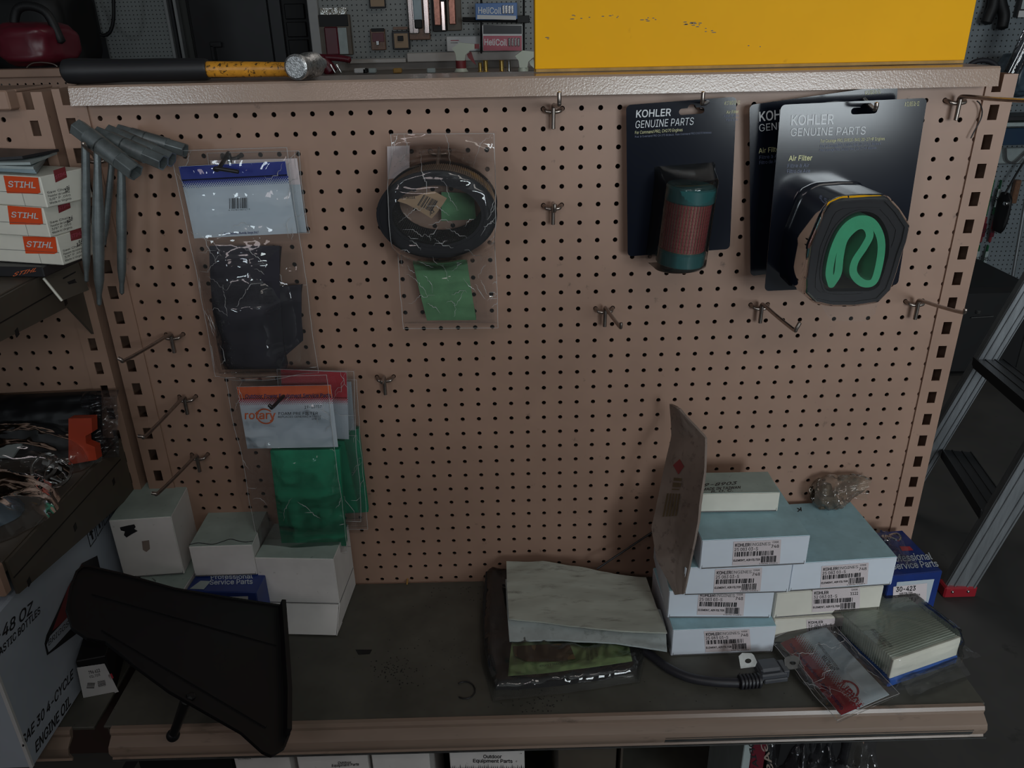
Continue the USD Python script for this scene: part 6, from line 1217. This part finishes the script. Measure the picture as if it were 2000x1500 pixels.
t.part('rivet', [trimesh.creation.icosphere(1, 0.0045).apply_translation((fp_[0]+d_, fp_[1]-0.0225, 0.022)) for d_ in (-0.024, 0.018)], M['chrome'], kind='stuff', smooth=True)
# ------------------------------------------------------------------ goods on the lowest shelf, under the price rail
ZU = 0.18; YU = -0.262
SU = Thing('gondola_shelf', 'bottom shelf of the rack under the price rail, in deep shade', 'shelf', base((0.01, -0.15, ZU-0.02)))
SU.part('deck', bx(SX0, SX1, -0.40, -0.004, ZU-0.02, ZU, 0.001), M['deck'])
SU.part('back_panel', bx(SX0, SX1, -0.004, -0.002, 0.0, 0.545), M['brackets'])
def under(name, label, px, y, m, dep=0.15, fm=None, zb=ZU, cat='box'):
    a, b = Y(px[0], px[2], y), Y(px[1], px[2], y); k = Carton.__new__(Carton); k.u = np.array([1.0, 0, 0]); k.v = np.array([0, 1.0, 0]); k.w = b[0]-a[0]; k.d = dep; k.h = min((a[2]+b[2])/2, ZS-0.05)-zb
    k.t = Thing(name, label, cat, base((a[0], y, zb))); k.front = Fr((a[0], y, zb), k.u, (0, 0, 1)); k.top = Fr((a[0], y, zb+k.h), k.u, k.v); k.c = 0.0006
    k.body = k.t.part('carton_body', bx(0, k.w, 0, dep, 0, k.h, 0.0012), M[m], local=True); return k
k = under('white_carton', 'white carton with Outdoor Equipment Parts above printed firs, under the price rail', (876, 1024, 1452), YU, 'oldwhite')
k.put('front_lettering', [text(k.front, 'Outdoor', (944, 1481), (980, 1481), (944, 1474.5), True), text(k.front, 'Equipment Parts', (924, 1489), (1001, 1490), (924, 1482.5), True)], 'ink')
rt = np.random.default_rng(11); xs = np.linspace(881, 1022, 40); tr = []
for x in xs:
    h = rt.uniform(3, 9); tr.append(Polygon([k.front.uv(x-2.6, 1516), k.front.uv(x+2.6, 1516), k.front.uv(x, 1500-h)]))
k.put('fir_print', k.front.W(flat(unary_union(tr), 0.0006)), 'ink')
sp = [Point(*k.front.uv(rt.uniform(1000, 1018), rt.uniform(1455, 1490))).buffer(rt.uniform(0.0003, 0.0009), quad_segs=2) for _ in range(14)]
k.put('ink_specks', k.front.W(flat(unary_union(sp), 0.0006)), 'ink')
k = under('white_carton', 'white Outdoor Equipment Parts carton with a bowed lid, next to the black chute tip', (577, 716, 1467), YU, 'oldwhite')
k.put('front_lettering', [text(k.front, 'Outdoor', (660, 1492), (686, 1491), (660, 1487.5), True), text(k.front, 'Equipment Parts', (648, 1498), (701, 1495), (648, 1493), True)], 'ink')
k.t.part('bowed_lid', grid(lambda s, q: np.stack([k.w*s, 0.002+0.13*q, k.h+0.0015+0.006*(1-np.sin(np.pi*s))*(1-q)], -1), 14, 6, 0.001), M['oldwhite'], local=True)
k = under('white_carton', 'plain white carton between the two Outdoor Equipment Parts cartons', (722, 836, 1452), YU-0.002, 'oldwhite', 0.17)
k = under('white_carton', 'white carton marked AIR, under the left part of the price rail', (451, 560, 1458), YU, 'oldwhite')
k.put('front_lettering', [text(k.front, 'AIR FILTER', (470, 1464), (515, 1463), (470, 1457.5), True), text(k.front, '30 - 030', (476, 1471), (510, 1470), (476, 1467)), text(k.front, 'REPLACES', (461, 1478), (490, 1477), (461, 1475)), text(k.front, 'TECUMSEH', (463, 1484), (490, 1483), (463, 1481))], 'ink')
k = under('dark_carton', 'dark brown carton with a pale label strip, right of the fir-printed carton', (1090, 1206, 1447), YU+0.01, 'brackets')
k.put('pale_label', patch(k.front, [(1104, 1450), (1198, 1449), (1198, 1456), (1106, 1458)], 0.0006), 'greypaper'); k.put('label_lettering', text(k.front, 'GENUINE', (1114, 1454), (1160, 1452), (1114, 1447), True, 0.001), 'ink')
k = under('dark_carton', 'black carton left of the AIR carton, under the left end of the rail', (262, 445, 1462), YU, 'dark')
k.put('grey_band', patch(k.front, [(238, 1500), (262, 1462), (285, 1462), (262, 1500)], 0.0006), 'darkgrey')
t = Thing('edge_panel', 'thin pale edge of a panel standing in the dark under the price rail', 'panel', base(Y(1222, 1480, YU)))
a, b = Y(1214, 1446, YU), Y(1217, 1446, YU)
t.part('panel', bx(a[0], b[0]+0.001, YU, -0.05, ZU, 0.47), M['brackets'])
k = under('red_carton', 'red carton with outlined lettering standing on end under the price rail', (1472, 1500, 1442), YU-0.005, 'darkred')
k.put('outline_lettering', text(k.front, 'GAS', (1496, 1446), (1512, 1508), (1484, 1448), True), 'kraft')
k = under('pale_carton', 'narrow pale carton end with black sideways lettering beside the red carton', (1456, 1472, 1441), YU-0.005, 'greypaper')
k.put('sideways_lettering', text(k.front, 'OFIAT', (1470, 1444), (1484, 1512), (1460, 1444), True), 'ink')
pc_ = Y(1600, 1490, -0.22)
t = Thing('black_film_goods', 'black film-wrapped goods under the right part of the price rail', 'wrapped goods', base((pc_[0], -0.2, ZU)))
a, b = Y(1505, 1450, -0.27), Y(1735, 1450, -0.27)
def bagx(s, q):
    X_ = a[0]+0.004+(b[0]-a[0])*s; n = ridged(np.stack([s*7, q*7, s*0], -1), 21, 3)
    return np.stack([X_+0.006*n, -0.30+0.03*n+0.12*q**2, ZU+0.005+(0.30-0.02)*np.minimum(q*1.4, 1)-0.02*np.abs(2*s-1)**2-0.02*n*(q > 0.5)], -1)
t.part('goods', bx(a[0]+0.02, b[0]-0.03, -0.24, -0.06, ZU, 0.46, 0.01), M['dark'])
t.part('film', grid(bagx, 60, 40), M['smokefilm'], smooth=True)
